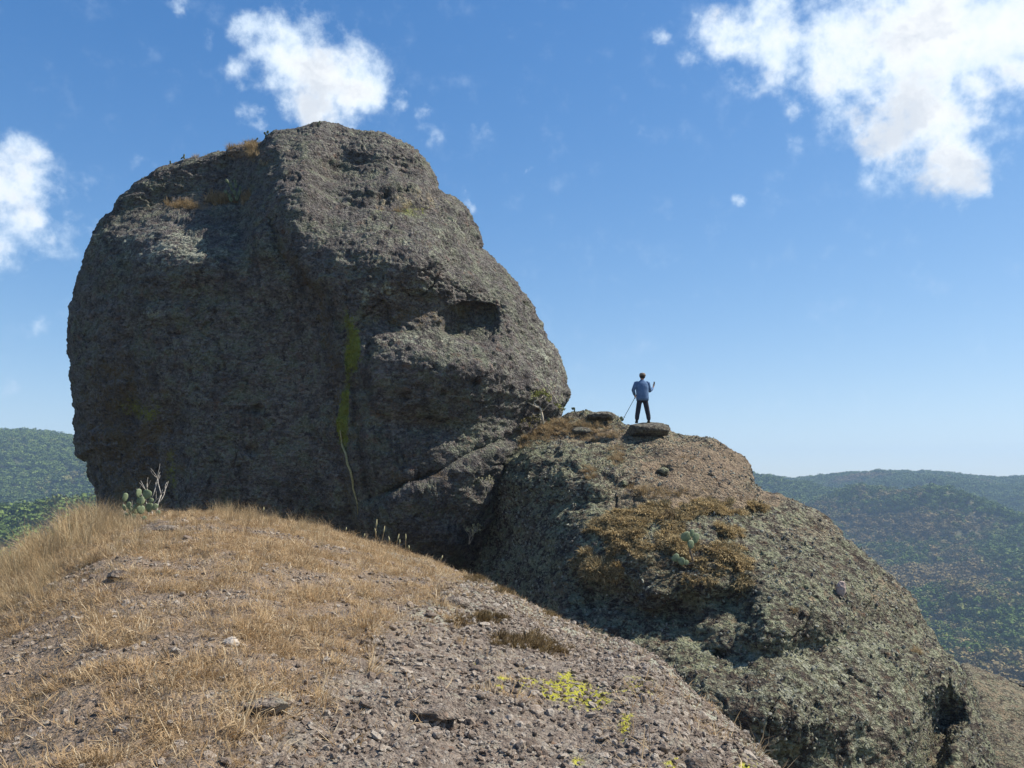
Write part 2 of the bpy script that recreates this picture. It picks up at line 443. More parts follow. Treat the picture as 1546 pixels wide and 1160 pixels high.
def big_disp(G, N, px, py, rho):
    P = G.reshape(-1, 3); n = len(P)
    rough = 0.55 + 0.45 * sstep(-0.1, 0.3, fbm(P, 0.25, 2))
    smooth_face = (gau(px, py, 380, 560, 130, 190)).ravel()
    d = 0.40 * fbm(P, 0.22, 3) + 0.24 * fbm(P * np.array([1, 1, 1.5]), 0.7, 4) * (1 - 0.6 * smooth_face)
    d += 0.10 * fbm(P, 2.2, 4, 0.55) * rough * (1 - 0.55 * smooth_face)
    w1, c1 = worley(P, 3.2); d -= 0.12 * sstep(0.42, 0.1, w1) * (c1 > 0.8)
    w2, c2 = worley(P + 31, 6.5); d += 0.05 * (0.6 - w2) * (c2 > 0.3) - 0.07 * sstep(0.4, 0.15, w2) * (c2 < 0.22)
    d += 0.05 * fbm(P, 9, 2, 0.6)
    d += 0.13 * fbm(P * np.array([.5, .5, 2.4]) + 0.3 * P[:, :1] * np.array([0, 0, 1.0]), 1.1, 4, 0.6) * (1 - 0.7 * smooth_face)
    d += 0.05 * np.abs(fbm(P * np.array([1, 1, 2.2]), 1.3, 3, ridged=True)) * sstep(460, 300, py).ravel()
    ck = fbm(P + 70, 0.33, 3, 0.55); d -= 0.13 * np.exp(-(ck / 0.010) ** 2) * sstep(-0.1, 0.15, fbm(P + 5, 0.4, 2))
    w3, c3 = worley(P + 11, 1.7); d += 0.10 * np.clip(0.45 - w3, 0, 1) * (c3 > 0.7)
    G2 = (P + N.reshape(-1, 3) * d[:, None]).reshape(G.shape)
    m = np.zeros((n, 4)); x, y = px.ravel(), py.ravel()
    xs = ip(y, [460, 520, 600, 660, 740], [520, 528, 520, 517, 535])
    m[:, 0] = np.exp(-((x - xs) / 9) ** 2) * sstep(450, 490, y) * sstep(700, 640, y) * 0.6
    m[:, 0] += 0.8 * gau(x, y, 536, 522, 9, 34) + 0.75 * gau(x, y, 518, 640, 7, 45) + 0.40 * gau(x, y, 620, 318, 55, 13)
    m[:, 0] += 0.45 * gau(x, y, 215, 620, 50, 26) + 0.42 * gau(x, y, 255, 720, 9, 45) + 0.3 * gau(x, y, 820, 600, 40, 30)
    xd = ip(y, [300, 380, 450, 560, 680, 800], [402, 430, 482, 505, 518, 542])
    m[:, 1] = 0.42 * np.exp(-((x - xd + 2) / 13) ** 2) * sstep(280, 400, y) + 0.6 * gau(x, y, 195, 680, 75, 90) + 0.5 * gau(x, y, 640, 480, 90, 20)
    m[:, 1] += 0.8 * gau(x, y, 640, 720, 60, 6) + 0.35 * gau(x, y, 170, 560, 50, 80)
    m[:, 2] = 0.8 * gau(x, y, 290, 309, 55, 10) + 0.8 * gau(x, y, 365, 232, 26, 16) + 0.30 * gau(x, y, 620, 305, 80, 20)
    m[:, 3] = 0.2 * gau(x, y, 640, 370, 130, 90) + 0.4 * gau(x, y, 260, 370, 110, 40) + 0.3 * gau(x, y, 830, 540, 40, 90) + 0.25 * gau(x, y, 560, 210, 120, 30) + 0.45 * gau(x, y, 236, 472, 26, 6) + 0.35 * gau(x, y, 620, 515, 90, 12) + 0.3 * gau(x, y, 560, 440, 60, 16)  # pale tint paints sunlight onto the upper right and the left shoulder
    return G2, m.reshape(*px.shape, 4)


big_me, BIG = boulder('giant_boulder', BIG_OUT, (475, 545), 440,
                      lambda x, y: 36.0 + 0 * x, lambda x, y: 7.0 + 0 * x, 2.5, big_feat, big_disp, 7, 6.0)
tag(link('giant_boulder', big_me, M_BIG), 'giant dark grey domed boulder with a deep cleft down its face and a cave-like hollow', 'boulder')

# ------------------------------------------------------------------ the outcrop to its right
R_OUT = [(858, 622), (880, 619), (905, 622), (930, 626), (943, 637), (962, 641), (1000, 646), (1020, 654), (1045, 655), (1072, 657), (1098, 670),
         (1125, 688), (1137, 703), (1140, 724), (1150, 736), (1180, 746), (1212, 760), (1250, 785), (1280, 812), (1310, 838), (1345, 872),
         (1372, 900), (1388, 922), (1398, 948), (1420, 972), (1445, 996), (1462, 1015), (1476, 1050), (1484, 1085), (1500, 1130), (1530, 1250),
         (1450, 1420), (1250, 1480), (1000, 1400), (820, 1200), (735, 1020), (690, 900), (697, 850), (712, 800), (730, 745), (748, 700),
         (775, 672), (815, 645), (840, 634)]


def r_feat(px, py):
    f = np.zeros_like(px)
    # knobbly left shoulder, groove and lower shelf
    f += 0.9 * gau(px, py, 850, 712, 95, 45)
    f -= 0.9 * gau(px, py, 880, 765, 60, 14) * 0.6
    f -= 0.7 * sig((ip(px, [740, 800, 860, 960, 1010], [700, 690, 672, 700, 730]) - py) / 9) * sstep(1010, 930, px)
    f -= 0.5 * sig((ip(px, [780, 850, 900, 980], [770, 752, 738, 730]) - py) / 6) * sstep(980, 900, px)
    # step on the crest at the right and block below
    f -= 0.5 * sig((ip(px, [1060, 1140], [690, 728]) - py) / 5) * sstep(1040, 1090, px)
    # hollow below the brown plants
    y = ip(px, [850, 920, 1000, 1060, 1130], [865, 885, 905, 905, 890])
    win = sstep(840, 900, px) * sstep(1160, 1110, px)
    f -= 1.3 * sig((py - y) / 9) * sig((y + 75 - py) / 24) * win
    f += 0.6 * gau(px, py, 990, 820, 130, 45)
    f += 0.5 * gau(px, py, 985, 900, 22, 14)
    # band under a brow across the lower face
    y = ip(px, [1030, 1100, 1180, 1260, 1340], [960, 980, 975, 955, 925])
    win = sstep(1030, 1080, px) * sstep(1330, 1250, px)
    f += 0.5 * sig((y - py) / 10) * win * sig((py - y + 90) / 30)
    f -= 0.5 * sig((py - y) / 10) * sig((y + 40 - py) / 12) * win
    f += 0.7 * gau(px, py, 1150, 1060, 120, 70)
    f += 0.45 * gau(px, py, 1250, 850, 110, 60)
    # left flank leans back into the gully
    f -= 1.5 * sstep(860, 720, px) * sstep(720, 840, py)
    # hole at the lower right with a crack above it
    xa = ip(py, [1030, 1060, 1100, 1160], [1428, 1412, 1402, 1398]); xb = ip(py, [1030, 1060, 1090, 1110, 1160, 1300], [1440, 1458, 1462, 1440, 1412, 1405])
    hole = sig((px - xa) / 6) * sig((xb - px) / 6) * sig((py - 1052) / 10)
    f -= 2.6 * hole
    xk = ip(py, [975, 1000, 1050], [1420, 1430, 1434])
    f -= 0.3 * np.exp(-((px - xk) / 3.5) ** 2) * sig((py - 980) / 4) * sig((1055 - py) / 5)
    f += 0.5 * sig((px - xk) / 5) * sstep(960, 1000, py)
    for (hx, hy, hr, hd) in ((1330, 893, 9, .6), (1005, 712, 8, .5), (950, 735, 6, .4), (1084, 992, 7, .4), (1270, 800, 8, .3), (1200, 830, 7, .3)):
        f -= hd * gau(px, py, hx, hy, hr * 1.6, hr)
    return f


def r_disp(G, N, px, py, rho):
    P = G.reshape(-1, 3); n = len(P); x, y = px.ravel(), py.ravel()
    path = gau(x, y, 1040, 720, 110, 50)
    d = 0.26 * fbm(P, 0.3, 3) + 0.17 * fbm(P, 1.0, 4, 0.55) * (1 - 0.5 * path)
    d += 0.10 * fbm(P, 2.4, 3, 0.5) * (1 - 0.5 * path)
    w1, c1 = worley(P, 4.0); d += 0.05 * (0.5 - w1) * (c1 > 0.4) - 0.10 * sstep(0.40, 0.1, w1) * (c1 < 0.16)
    w2, c2 = worley(P + 31, 9.0); d += 0.03 * (0.5 - w2) * (c2 > 0.25) - 0.04 * sstep(0.4, 0.15, w2) * (c2 < 0.2)
    ck = fbm(P + 70, 0.33, 3, 0.55); d -= 0.13 * np.exp(-(ck / 0.010) ** 2) * sstep(-0.1, 0.15, fbm(P + 5, 0.4, 2))
    w3, c3 = worley(P + 11, 1.7); d += 0.10 * np.clip(0.45 - w3, 0, 1) * (c3 > 0.7)
    d += 0.12 * fbm(P * np.array([.6, .6, 2.2]), 1.3, 4, 0.6) + 0.22 * gau(x, y, 860, 720, 130, 60) * fbm(P, 1.4, 4, 0.6, True)
    G2 = (P + N.reshape(-1, 3) * d[:, None]).reshape(G.shape)
    m = np.zeros((n, 4))
    m[:, 1] = 0.5 * gau(x, y, 1000, 860, 140, 40) + 0.35 * gau(x, y, 1410, 1120, 40, 60)
    m[:, 2] = 0.65 * gau(x, y, 1040, 715, 120, 36) + 0.75 * gau(x, y, 880, 655, 90, 14) + 0.65 * gau(x, y, 1130, 755, 90, 16) + 0.5 * gau(x, y, 990, 760, 90, 25) + 0.4 * gau(x, y, 1240, 800, 90, 18) + 0.4 * gau(x, y, 1340, 900, 50, 40) + 0.4 * gau(x, y, 1100, 700, 60, 30) + 0.35 * gau(x, y, 1050, 675, 110, 40)
    m[:, 3] = 0.3 * gau(x, y, 1200, 1050, 260, 130) + 0.25 * gau(x, y, 900, 740, 70, 40)
    m[:, 0] = 0.18 * gau(x, y, 1420, 1020, 40, 30)
    return G2, m.reshape(*px.shape, 4)


def r_rim(x, y):
    return ip(y, [600, 640, 700, 800, 950, 1100, 1300, 1500], [33.2, 32.6, 31.2, 29.5, 27.0, 25.3, 24, 24]) + 3.5 * sstep(900, 690, x) * sstep(660, 850, y)


right_me, RIGHT = boulder('rock_outcrop', R_OUT, (1085, 930), 540, r_rim,
                          lambda x, y: ip(y, [600, 700, 850, 1200], [5.0, 5.2, 5.8, 6.0]) + 0 * x, 2.2, r_feat, r_disp, 5, 2.0)
tag(link('rock_outcrop', right_me, M_RIGHT), 'rounded greenish grey rock outcrop that the man stands on, brown plants on its middle', 'rock')

# third rock slope at the lower right corner
T_OUT = [(1440, 1020), (1456, 1004), (1480, 1010), (1510, 1020), (1546, 1034), (1620, 1062), (1760, 1150), (1800, 1400), (1500, 1500), (1380, 1300), (1400, 1100)]


def t_disp(G, N, px, py, rho):
    P = G.reshape(-1, 3); x, y = px.ravel(), py.ravel()
    d = 0.5 * fbm(P, 0.25, 3) + 0.25 * fbm(P * np.array([.5, 1, 2]), 1.0, 4) + 0.08 * fbm(P, 5, 3)
    m = np.zeros((len(P), 4)); m[:, 2] = 0.42; m[:, 3] = 0.1; m[:, 0] = 0.14
    return (P + N.reshape(-1, 3) * d[:, None]).reshape(G.shape), m.reshape(*px.shape, 4)


third_me, THIRD = boulder('rock_shoulder', T_OUT, (1560, 1200), 160, lambda x, y: 44 + 0 * x - (y - 1030) * 0.028,
                          lambda x, y: 3.5 + 0 * x, 2.0, lambda x, y: 0 * x, t_disp, 5)
tag(link('rock_shoulder', third_me, M_RIGHT), 'sunlit ochre rock shoulder behind the outcrop in the lower right corner', 'rock')

# ------------------------------------------------------------------ the near slope
crest_px = [(-400, 1080), (-200, 960), (-60, 900), (0, 868), (60, 838), (110, 812), (150, 797), (200, 786), (260, 778), (330, 776), (400, 784), (460, 795),
            (510, 806), (560, 822), (610, 836), (650, 848), (685, 864), (740, 882), (790, 908), (830, 930), (880, 952), (950, 972),
            (985, 992), (1012, 1012), (1040, 1044), (1075, 1072), (1105, 1096), (1135, 1125), (1172, 1165), (1230, 1230), (1330, 1360), (1500, 1600), (1700, 1900)]
cr_w, cr_s = ray([c[0] for c in crest_px], [c[1] for c in crest_px])
rc_px = [(-400, 9), (0, 13.5), (150, 15), (260, 16), (500, 16), (700, 14.5), (830, 12), (950, 10), (1040, 8), (1172, 5.8), (1330, 4.4), (1700, 3.2)]
rw_, _ = ray([c[0] for c in rc_px], [ip(c[0], [a for a, b in crest_px], [b for a, b in crest_px]) for c in rc_px])
oc = np.argsort(cr_w); cr_w, cr_s = cr_w[oc], cr_s[oc]


def g_params(w):
    return np.interp(w, cr_w, cr_s), np.interp(w, rw_, [c[1] for c in rc_px])


EYE = 1.6
wv = np.concatenate([np.linspace(-3.0, -0.85, 60, endpoint=False), np.linspace(-0.85, 0.40, 800), np.linspace(0.40, 3.0, 61)[1:]])
NW = len(wv); s_w, Yc_w = g_params(wv)
NR = 400
tq = np.linspace(1, 0, NR)
q0 = 1.7 / Yc_w; emax = (1 - q0) ** 2 / q0
Erows = (tq[:, None] ** 1.35) * emax[None, :]
bq = 2 + Erows; qn = (bq - np.sqrt(bq * bq - 4)) / 2
qb = 1 + (np.linspace(0, 1, 61)[1:, None] ** 1.3) * 0.9 * np.ones((1, NW))
Q = np.concatenate([qn, qb]); NRT = len(Q)
Yg = Q * Yc_w[None, :]
Zg = s_w[None, :] * Yg - EYE * (1 - Q) ** 2 - 26 * np.clip(Q - 1.04, 0, None) ** 1.9
GG = np.stack([wv[None, :] * Yg, Yg, Zg], -1)
NN = grid_normals(GG)
if NN[..., 2].mean() < 0: NN = -NN
P = GG.reshape(-1, 3); gpx, gpy = proj(P)
gx, gy = gpx, gpy
# rockiness: 0 in the matted grass, 1 on bare rock
rocky = sstep(0, 1, np.clip((gx - ip(gy, [770, 850, 950, 1050, 1160], [640, 560, 480, 330, 250])) / 260, 0, 1))
dd = 0.05 * fbm(P, 0.7, 3) + 0.045 * fbm(P, 2.2, 3, 0.55)
w1, c1 = worley(P * np.array([1, 1, 1.4]), 13.0); dd += (0.022 * (0.55 - w1) * (c1 > 0.3)) * (0.35 + 0.65 * rocky)
w2, c2 = worley(P + 7, 27.0); dd += (0.014 * (0.5 - w2) * (c2 > 0.3)) * (0.3 + 0.7 * rocky)
dd += 0.012 * fbm(P, 18, 2)
for (bx, by, rx, ry, hh) in ((640, 1062, 110, 16, 0.075), (400, 1060, 90, 18, .05), (180, 860, 60, 20, .07), (690, 905, 50, 18, .09), (560, 955, 60, 20, .04),
                             (330, 975, 60, 18, .03), (835, 1040, 60, 30, .03), (250, 795, 40, 10, .12)):
    dd += hh * gau(gx, gy, bx, by, rx, ry) * (0.8 + 0.7 * fbm(P, 5, 2))
for (bx, by, rx, ry, hh) in ((700, 1092, 100, 8, 0.05), (620, 1078, 60, 5, .04)):
    dd -= hh * gau(gx, gy, bx, by, rx, ry)
fall = sstep(0, 1, (Q.ravel() - 1.03) * 12); dd += 0.25 * fall * fbm(P, 1.2, 3)
G2 = (P + NN.reshape(-1, 3) * dd[:, None]).reshape(GG.shape); NN2 = grid_normals(G2)
flipg = NN2[..., 2].mean() < 0
if flipg: NN2 = -NN2
gm = np.zeros((len(P), 4)); nz = fbm(P, 0.9, 3)
gm[:, 2] = (1 - rocky) * (0.62 + 0.3 * nz) + 0.3 * gau(gx, gy, 800, 1010, 110, 28)
gm[:, 3] = np.clip(0.15 + 0.5 * nz, 0, 1) * rocky * 0.8 + 0.55 * gau(gx, gy, 380, 1060, 60, 26) + 0.5 * gau(gx, gy, 660, 925, 60, 26)
gm[:, 3] += 0.75 * np.exp(-((gy - ip(gx, [a for a, b in crest_px], [b for a, b in crest_px]) - 8) / 9) ** 2) * sstep(300, 500, gx)
yl_spots = ((868, 1050, 26, 13, .95), (835, 1038, 14, 7, .7), (795, 1030, 9, 6, .9), (790, 1042, 7, 6, .7), (825, 1052, 10, 6, .8), (760, 1024, 8, 4, .55),
            (855, 1024, 8, 6, .6), (945, 1095, 8, 14, .55), (960, 1040, 20, 14, .35), (870, 1152, 10, 5, .5), (1020, 1150, 14, 8, .5), (750, 1040, 8, 4, .5), (900, 1060, 16, 12, .4),
            (1128, 1158, 14, 10, .5), (720, 1003, 6, 3, .4), (735, 1050, 5, 4, .4))
for (bx, by, rx, ry, a) in yl_spots: gm[:, 0] += a * 1.9 * gau(gx, gy, bx, by, rx * 1.25, ry * 1.2)
g_me = mesh_np('ground', G2.reshape(-1, 3), grid_faces(NRT, NW, flipg), True, {'mask': gm})
tag(link('ground', g_me, M_GROUND), kind='structure')
GR = Surf(G2, NN2)
GR.Q = Q.ravel(); GR.rocky = rocky; GR.W = (wv[None, :] + 0 * Q).ravel()

# ------------------------------------------------------------------ far terrain
def prof(tab, Y):
    ys = [a for a, b in tab]; zs = [b for a, b in tab]
    return np.interp(np.log(Y), np.log(ys), zs)
# height (m, relative to the eye) along the valley, left side, middle and right side
T_L = [(8, -12), (30, -14), (60, -24), (150, -48), (300, -52), (430, -24), (520, -17), (600, -24), (680, -50), (760, -52), (860, -14), (960, 26), (1120, 63), (1250, 67), (1600, 45), (3200, -40)]
T_M = [(8, -12), (30, -14), (60, -24), (150, -55), (400, -90), (800, -70), (1100, 10), (1400, 24), (1800, 15), (3200, -40)]
T_R = [(8, -12), (30, -14), (60, -30), (150, -62), (350, -104), (520, -104), (700, -82), (900, -52), (1100, -28), (1300, 2), (1450, 14), (1650, 8), (2200, 0), (3200, -60)]
tw = np.concatenate([np.linspace(-1.2, -0.75, 20, endpoint=False), np.linspace(-0.75, 0.75, 300), np.linspace(0.75, 1.2, 21)[1:]])
ty = np.exp(np.linspace(math.log(8), math.log(3200), 300))
TW, TY = np.meshgrid(tw, ty)
zl, zm, zr = prof(T_L, TY), prof(T_M, TY), prof(T_R, TY)
a = sstep(-0.42, -0.15, TW); b_ = sstep(0.1, 0.32, TW)
TZ = zl * (1 - a) + zm * a * (1 - b_) + zr * b_
tpx, _ = proj(np.stack([TW * TY, TY, TZ], -1))
# the ridge line on the right, by photograph column
ridge = ip(tpx, [1130, 1190, 1250, 1330, 1420, 1520, 1560, 1800], [8, -2, 4, 12, 7, -4, 0, 20])
TZ += ridge * sstep(0.2, 0.3, TW) * np.exp(-((TY - 1420) / 420.0) ** 2)
# a spur that runs from the ridge down to the right, and the valley behind it
sp_y = ip(TW, [0.28, 0.4, 0.5, 0.6, 0.8], [1150, 1000, 860, 760, 620])
TZ += b_ * (26 * np.exp(-((TY - sp_y) / 130) ** 2) - 24 * np.exp(-((TY - sp_y - 230) / 120) ** 2))
TZ += 6 * sstep(-0.5, -0.62, TW) * np.exp(-((TY - 1150) / 200) ** 2)
PT = np.stack([TW * TY, TY, TZ], -1)
amp = np.clip((TY.ravel() - 60) / 300, 0, 1)
TZ += (amp * (1 - 0.6 * np.exp(-((TY.ravel() - 1400) / 250) ** 2)) * (30 * fbm(PT.reshape(-1, 3), 1 / 190, 4, 0.5) + 26 * (fbm(PT.reshape(-1, 3), 1 / 300, 3, ridged=True) - 0.4))).reshape(TZ.shape)
PT = np.stack([TW * TY, TY, TZ], -1); NT_ = grid_normals(PT)
flipt = NT_[..., 2].mean() < 0
if flipt: NT_ = -NT_
m, t, b = new_mat('hill_scrub')
pos = t.add('ShaderNodeTexCoord').outputs['Object']
n1 = t.noise(pos, 0.006, 5, 0.6); n2 = t.noise(pos, 0.05, 5, 0.65); n3 = t.noise(pos, 0.35, 3, 0.6)
c = t.mix(t.ramp(n1, 0.42, 0.6), (0.085, 0.105, 0.04), (0.15, 0.115, 0.06))
c = t.mix(t.ramp(n2, 0.58, 0.72, 0, .7), c, (0.20, 0.15, 0.09)); c = t.mix(t.ramp(n3, 0.4, 0.6, 0, .7), c, (0.05, 0.06, 0.028))
t.put(b.inputs['Base Color'], c); t.put(b.inputs['Normal'], t.bump(n3, 2.0, 1.0))
M_HILL = m
t_me = mesh_np('hills', PT.reshape(-1, 3), grid_faces(len(ty), len(tw), flipt), True)
tag(link('hills', t_me, M_HILL), kind='structure')

#@@PART2
# ------------------------------------------------------------------ instanced ground cover (kind = stuff)
def gn_scatter(name, pts, rots, scls, protos, label=None, cat=None, parent=None):
    """one object whose points carry copies of a few prototype meshes"""
    n = len(pts); me = bpy.data.meshes.new(name); me.vertices.add(n)
    me.vertices.foreach_set('co', np.asarray(pts, np.float32).ravel())
    a = me.attributes.new('rot', 'FLOAT_VECTOR', 'POINT'); a.data.foreach_set('vector', np.asarray(rots, np.float32).ravel())
    a = me.attributes.new('scl', 'FLOAT_VECTOR', 'POINT'); a.data.foreach_set('vector', np.asarray(scls, np.float32).ravel())
    a = me.attributes.new('idx', 'INT', 'POINT'); a.data.foreach_set('value', RS.randint(0, len(protos), n).astype(np.int32))
    o = link(name, me, parent=parent)
    c = bpy.data.collections.new(name + '_kinds')
    for p in protos: c.objects.link(p)
    g = bpy.data.node_groups.new(name, 'GeometryNodeTree')
    g.interface.new_socket('Geometry', in_out='INPUT', socket_type='NodeSocketGeometry')
    g.interface.new_socket('Geometry', in_out='OUTPUT', socket_type='NodeSocketGeometry')
    gi = g.nodes.new('NodeGroupInput'); go = g.nodes.new('NodeGroupOutput')
    ci = g.nodes.new('GeometryNodeCollectionInfo'); ci.inputs['Collection'].default_value = c
    ci.inputs['Separate Children'].default_value = True; ci.inputs['Reset Children'].default_value = True
    ip_ = g.nodes.new('GeometryNodeInstanceOnPoints'); ip_.inputs['Pick Instance'].default_value = True

    def att(nm, ty):
        x = g.nodes.new('GeometryNodeInputNamedAttribute'); x.data_type = ty; x.inputs['Name'].default_value = nm
        return [s for s in x.outputs if s.enabled and s.name == 'Attribute'][0]
    e2r = g.nodes.new('FunctionNodeEulerToRotation')
    g.links.new(att('rot', 'FLOAT_VECTOR'), e2r.inputs[0]); g.links.new(e2r.outputs[0], ip_.inputs['Rotation'])
    g.links.new(att('scl', 'FLOAT_VECTOR'), ip_.inputs['Scale']); g.links.new(att('idx', 'INT'), ip_.inputs['Instance Index'])
    g.links.new(gi.outputs[0], ip_.inputs['Points']); g.links.new(ci.outputs[0], ip_.inputs['Instance'])
    g.links.new(ip_.outputs[0], go.inputs[0])
    md = o.modifiers.new('scatter', 'NODES'); md.node_group = g
    return tag(o, label, cat, kind='stuff')


def proto(name, me, mat):
    o = bpy.data.objects.new(name, me); me.materials.append(mat); return o


def pick_pts(sf, weight, n, jitter=0.0):
    """n random vertices of a surface by weight (per vertex), with their normals"""
    w = np.clip(weight, 0, None) * sf.facing; cdf = np.cumsum(w); cdf /= cdf[-1]
    i = np.searchsorted(cdf, RS.rand(n)); P = sf.P[i] + RS.normal(size=(n, 3)) * jitter
    return P, sf.N[i], i


def rots_up(N, lean=0.2, up=0.6):
    """euler angles that stand a thing along a blend of the surface normal and the vertical"""
    v = N * (1 - up) + np.array([0, 0, 1.0]) * up + RS.normal(size=N.shape) * lean
    v /= np.linalg.norm(v, axis=1)[:, None]; out_ = np.zeros_like(v)
    sp = RS.rand(len(v)) * 6.283
    for k in range(len(v)):
        q = Vector(v[k]).to_track_quat('Z', 'Y') @ Matrix.Rotation(sp[k], 3, 'Z').to_quaternion()
        out_[k] = q.to_euler()
    return out_


def cell_area(G):
    a = np.linalg.norm(np.cross(np.gradient(G, axis=1), np.gradient(G, axis=0)), axis=2); return a.ravel()


def blades(n, r, hmin, hmax, width, spread, curl, seed, flat=0.0):
    """a tuft of bent blades, each two segments: V, F(tris), tone per vertex"""
    R_ = np.random.RandomState(seed); ang = R_.rand(n) * 6.283; rr = r * np.sqrt(R_.rand(n))
    base = np.stack([rr * np.cos(ang), rr * np.sin(ang), np.full(n, -0.01)], 1)
    az = ang + R_.normal(size=n) * 0.7; tilt = spread * (0.25 + 0.9 * R_.rand(n)); h = hmin + (hmax - hmin) * R_.rand(n) ** 1.4
    t2 = tilt + curl * (0.3 + R_.rand(n)); t2 = np.where(R_.rand(n) < flat, 1.6, t2)
    def d(a, t): return np.stack([np.cos(a) * np.sin(t), np.sin(a) * np.sin(t), np.cos(t)], 1)
    d1 = d(az, tilt); az2 = az + R_.normal(size=n) * 0.5; d2 = d(az2, t2)
    mid = base + d1 * (h * 0.55)[:, None]; tip = mid + d2 * (h * 0.5)[:, None]
    sd = np.stack([-np.sin(az), np.cos(az), R_.normal(size=n) * 0.4], 1); sd /= np.linalg.norm(sd, axis=1)[:, None]
    w = width * (0.6 + 0.8 * R_.rand(n))[:, None] / 2
    V = np.stack([base - sd * w, base + sd * w, mid - sd * w * .8, mid + sd * w * .8, tip], 1).reshape(-1, 3)
    k = np.arange(n)[:, None] * 5
    F = np.concatenate([k + np.array([[0, 1, 3]]), k + np.array([[0, 3, 2]]), k + np.array([[2, 3, 4]])])
    tone = np.repeat(R_.rand(n), 5); col = np.zeros((n * 5, 4)); col[:, 0] = tone; col[:, 1] = np.tile([0, 0, .5, .5, 1], n)
    return V, F, col


def straw_mat(name, a, b2, c3, rough=0.75, sub=0.0):
    m, t, b = new_mat(name)
    at_ = t.add('ShaderNodeAttribute', attribute_name='mask'); s = t.add('ShaderNodeSeparateColor', i_0=at_.outputs['Color']).outputs
    oi = t.add('ShaderNodeObjectInfo').outputs['Random']
    c = t.mix(t.ramp(s[0], 0.15, 0.75), a, b2); c = t.mix(t.ramp(s[0], 0.78, 0.95), c, c3)
    c = t.mix(t.math('MULTIPLY', oi, 0.6), c, t.mix(1.0, c, (0.72, 0.60, 0.46), 'MULTIPLY'))
    t.put(b.inputs['Base Color'], c); b.inputs['Roughness'].default_value = rough
    # thin blades let some light through
    tr = t.add('ShaderNodeBsdfTranslucent', i_Color=c); mx = t.add('ShaderNodeMixShader', i_0=0.3)
    t.l.new(b.outputs[0], mx.inputs[1]); t.l.new(tr.outputs[0], mx.inputs[2])
    o = [n for n in t.n if n.type == 'OUTPUT_MATERIAL'][0]; t.l.new(mx.outputs[0], o.inputs['Surface'])
    return m


M_STRAW = straw_mat('dry_straw', (0.33, 0.225, 0.12), (0.48, 0.36, 0.21), (0.66, 0.56, 0.39))
M_TALL = straw_mat('tall_straw', (0.36, 0.26, 0.14), (0.46, 0.36, 0.21), (0.56, 0.47, 0.31))
M_MOSS = straw_mat('brown_clubmoss', (0.17, 0.128, 0.06), (0.40, 0.31, 0.155), (0.58, 0.48, 0.28), 0.85)
M_ORANGE = straw_mat('orange_straw', (0.26, 0.19, 0.10), (0.38, 0.295, 0.17), (0.52, 0.43, 0.28))
M_SHRUB = straw_mat('dull_shrub', (0.10, 0.07, 0.035), (0.18, 0.13, 0.06), (0.28, 0.2, 0.09))


def tuft_protos(name, k, mat, **kw):
    out_ = []
    for i in range(k):
        V, F, c = blades(seed=i * 13 + len(name), **kw); out_.append(proto(name, mesh_np(name, V, F, True, {'mask': c}), mat))
    return out_


# --- matted dry grass on the near slope
ga = cell_area(G2)
patch = fbm(GR.P, 1.1, 4, 0.6); patch2 = fbm(GR.P + 50, 3.5, 3)
vis = (GR.Q < 1.12) & (GR.W > -1.0) & (GR.W < 0.45)
crest_y = ip(GR.px, [a for a, b in crest_px], [b for a, b in crest_px])
gw = ga * vis * np.clip((1 - rocky) ** 1.3 * (0.55 + 3.4 * patch + 2.2 * patch2) + 0.05 * (patch2 > 0.1), 0, 3)
gw *= np.where(GR.py < crest_y + 60, 1.25, 1.0)
pr = tuft_protos('grass_tuft', 8, M_STRAW, n=60, r=0.09, hmin=0.02, hmax=0.095, width=0.0036, spread=1.15, curl=1.2, flat=0.3)
Pn, Nn, ii = pick_pts(GR, gw, 11000, 0.015)
sc_ = 0.55 + 0.7 * RS.rand(len(Pn)); sc_ = np.stack([sc_, sc_, sc_ * (0.6 + 0.6 * RS.rand(len(Pn)))], 1)
gn_scatter('dry_grass', Pn, rots_up(Nn, 0.15, 0.2), sc_, pr)
pr = tuft_protos('standing_tuft', 5, M_STRAW, n=55, r=0.045, hmin=0.05, hmax=0.19, width=0.0036, spread=0.75, curl=0.9, flat=0.1)
Pn, Nn, ii = pick_pts(GR, gw * np.clip(patch2 + 0.1, 0, 1), 900, 0.01); sc_ = 0.5 + 0.8 * RS.rand(len(Pn)) ** 2
gn_scatter('dry_grass', Pn, rots_up(Nn, 0.3, 0.6), np.stack([sc_, sc_, sc_], 1), pr)
# litter of broken straws lying flat
pr = tuft_protos('straw_litter', 4, M_STRAW, n=14, r=0.12, hmin=0.05, hmax=0.16, width=0.0045, spread=1.7, curl=0.1)
Pn, Nn, ii = pick_pts(GR, ga * vis * np.clip(1.15 - rocky, 0, 1) * (0.6 + patch), 3200, 0.01)
gn_scatter('straw_litter', Pn, rots_up(Nn, 0.05, 0.0), np.ones((len(Pn), 3)) * (0.6 + 0.6 * RS.rand(len(Pn)))[:, None], pr)
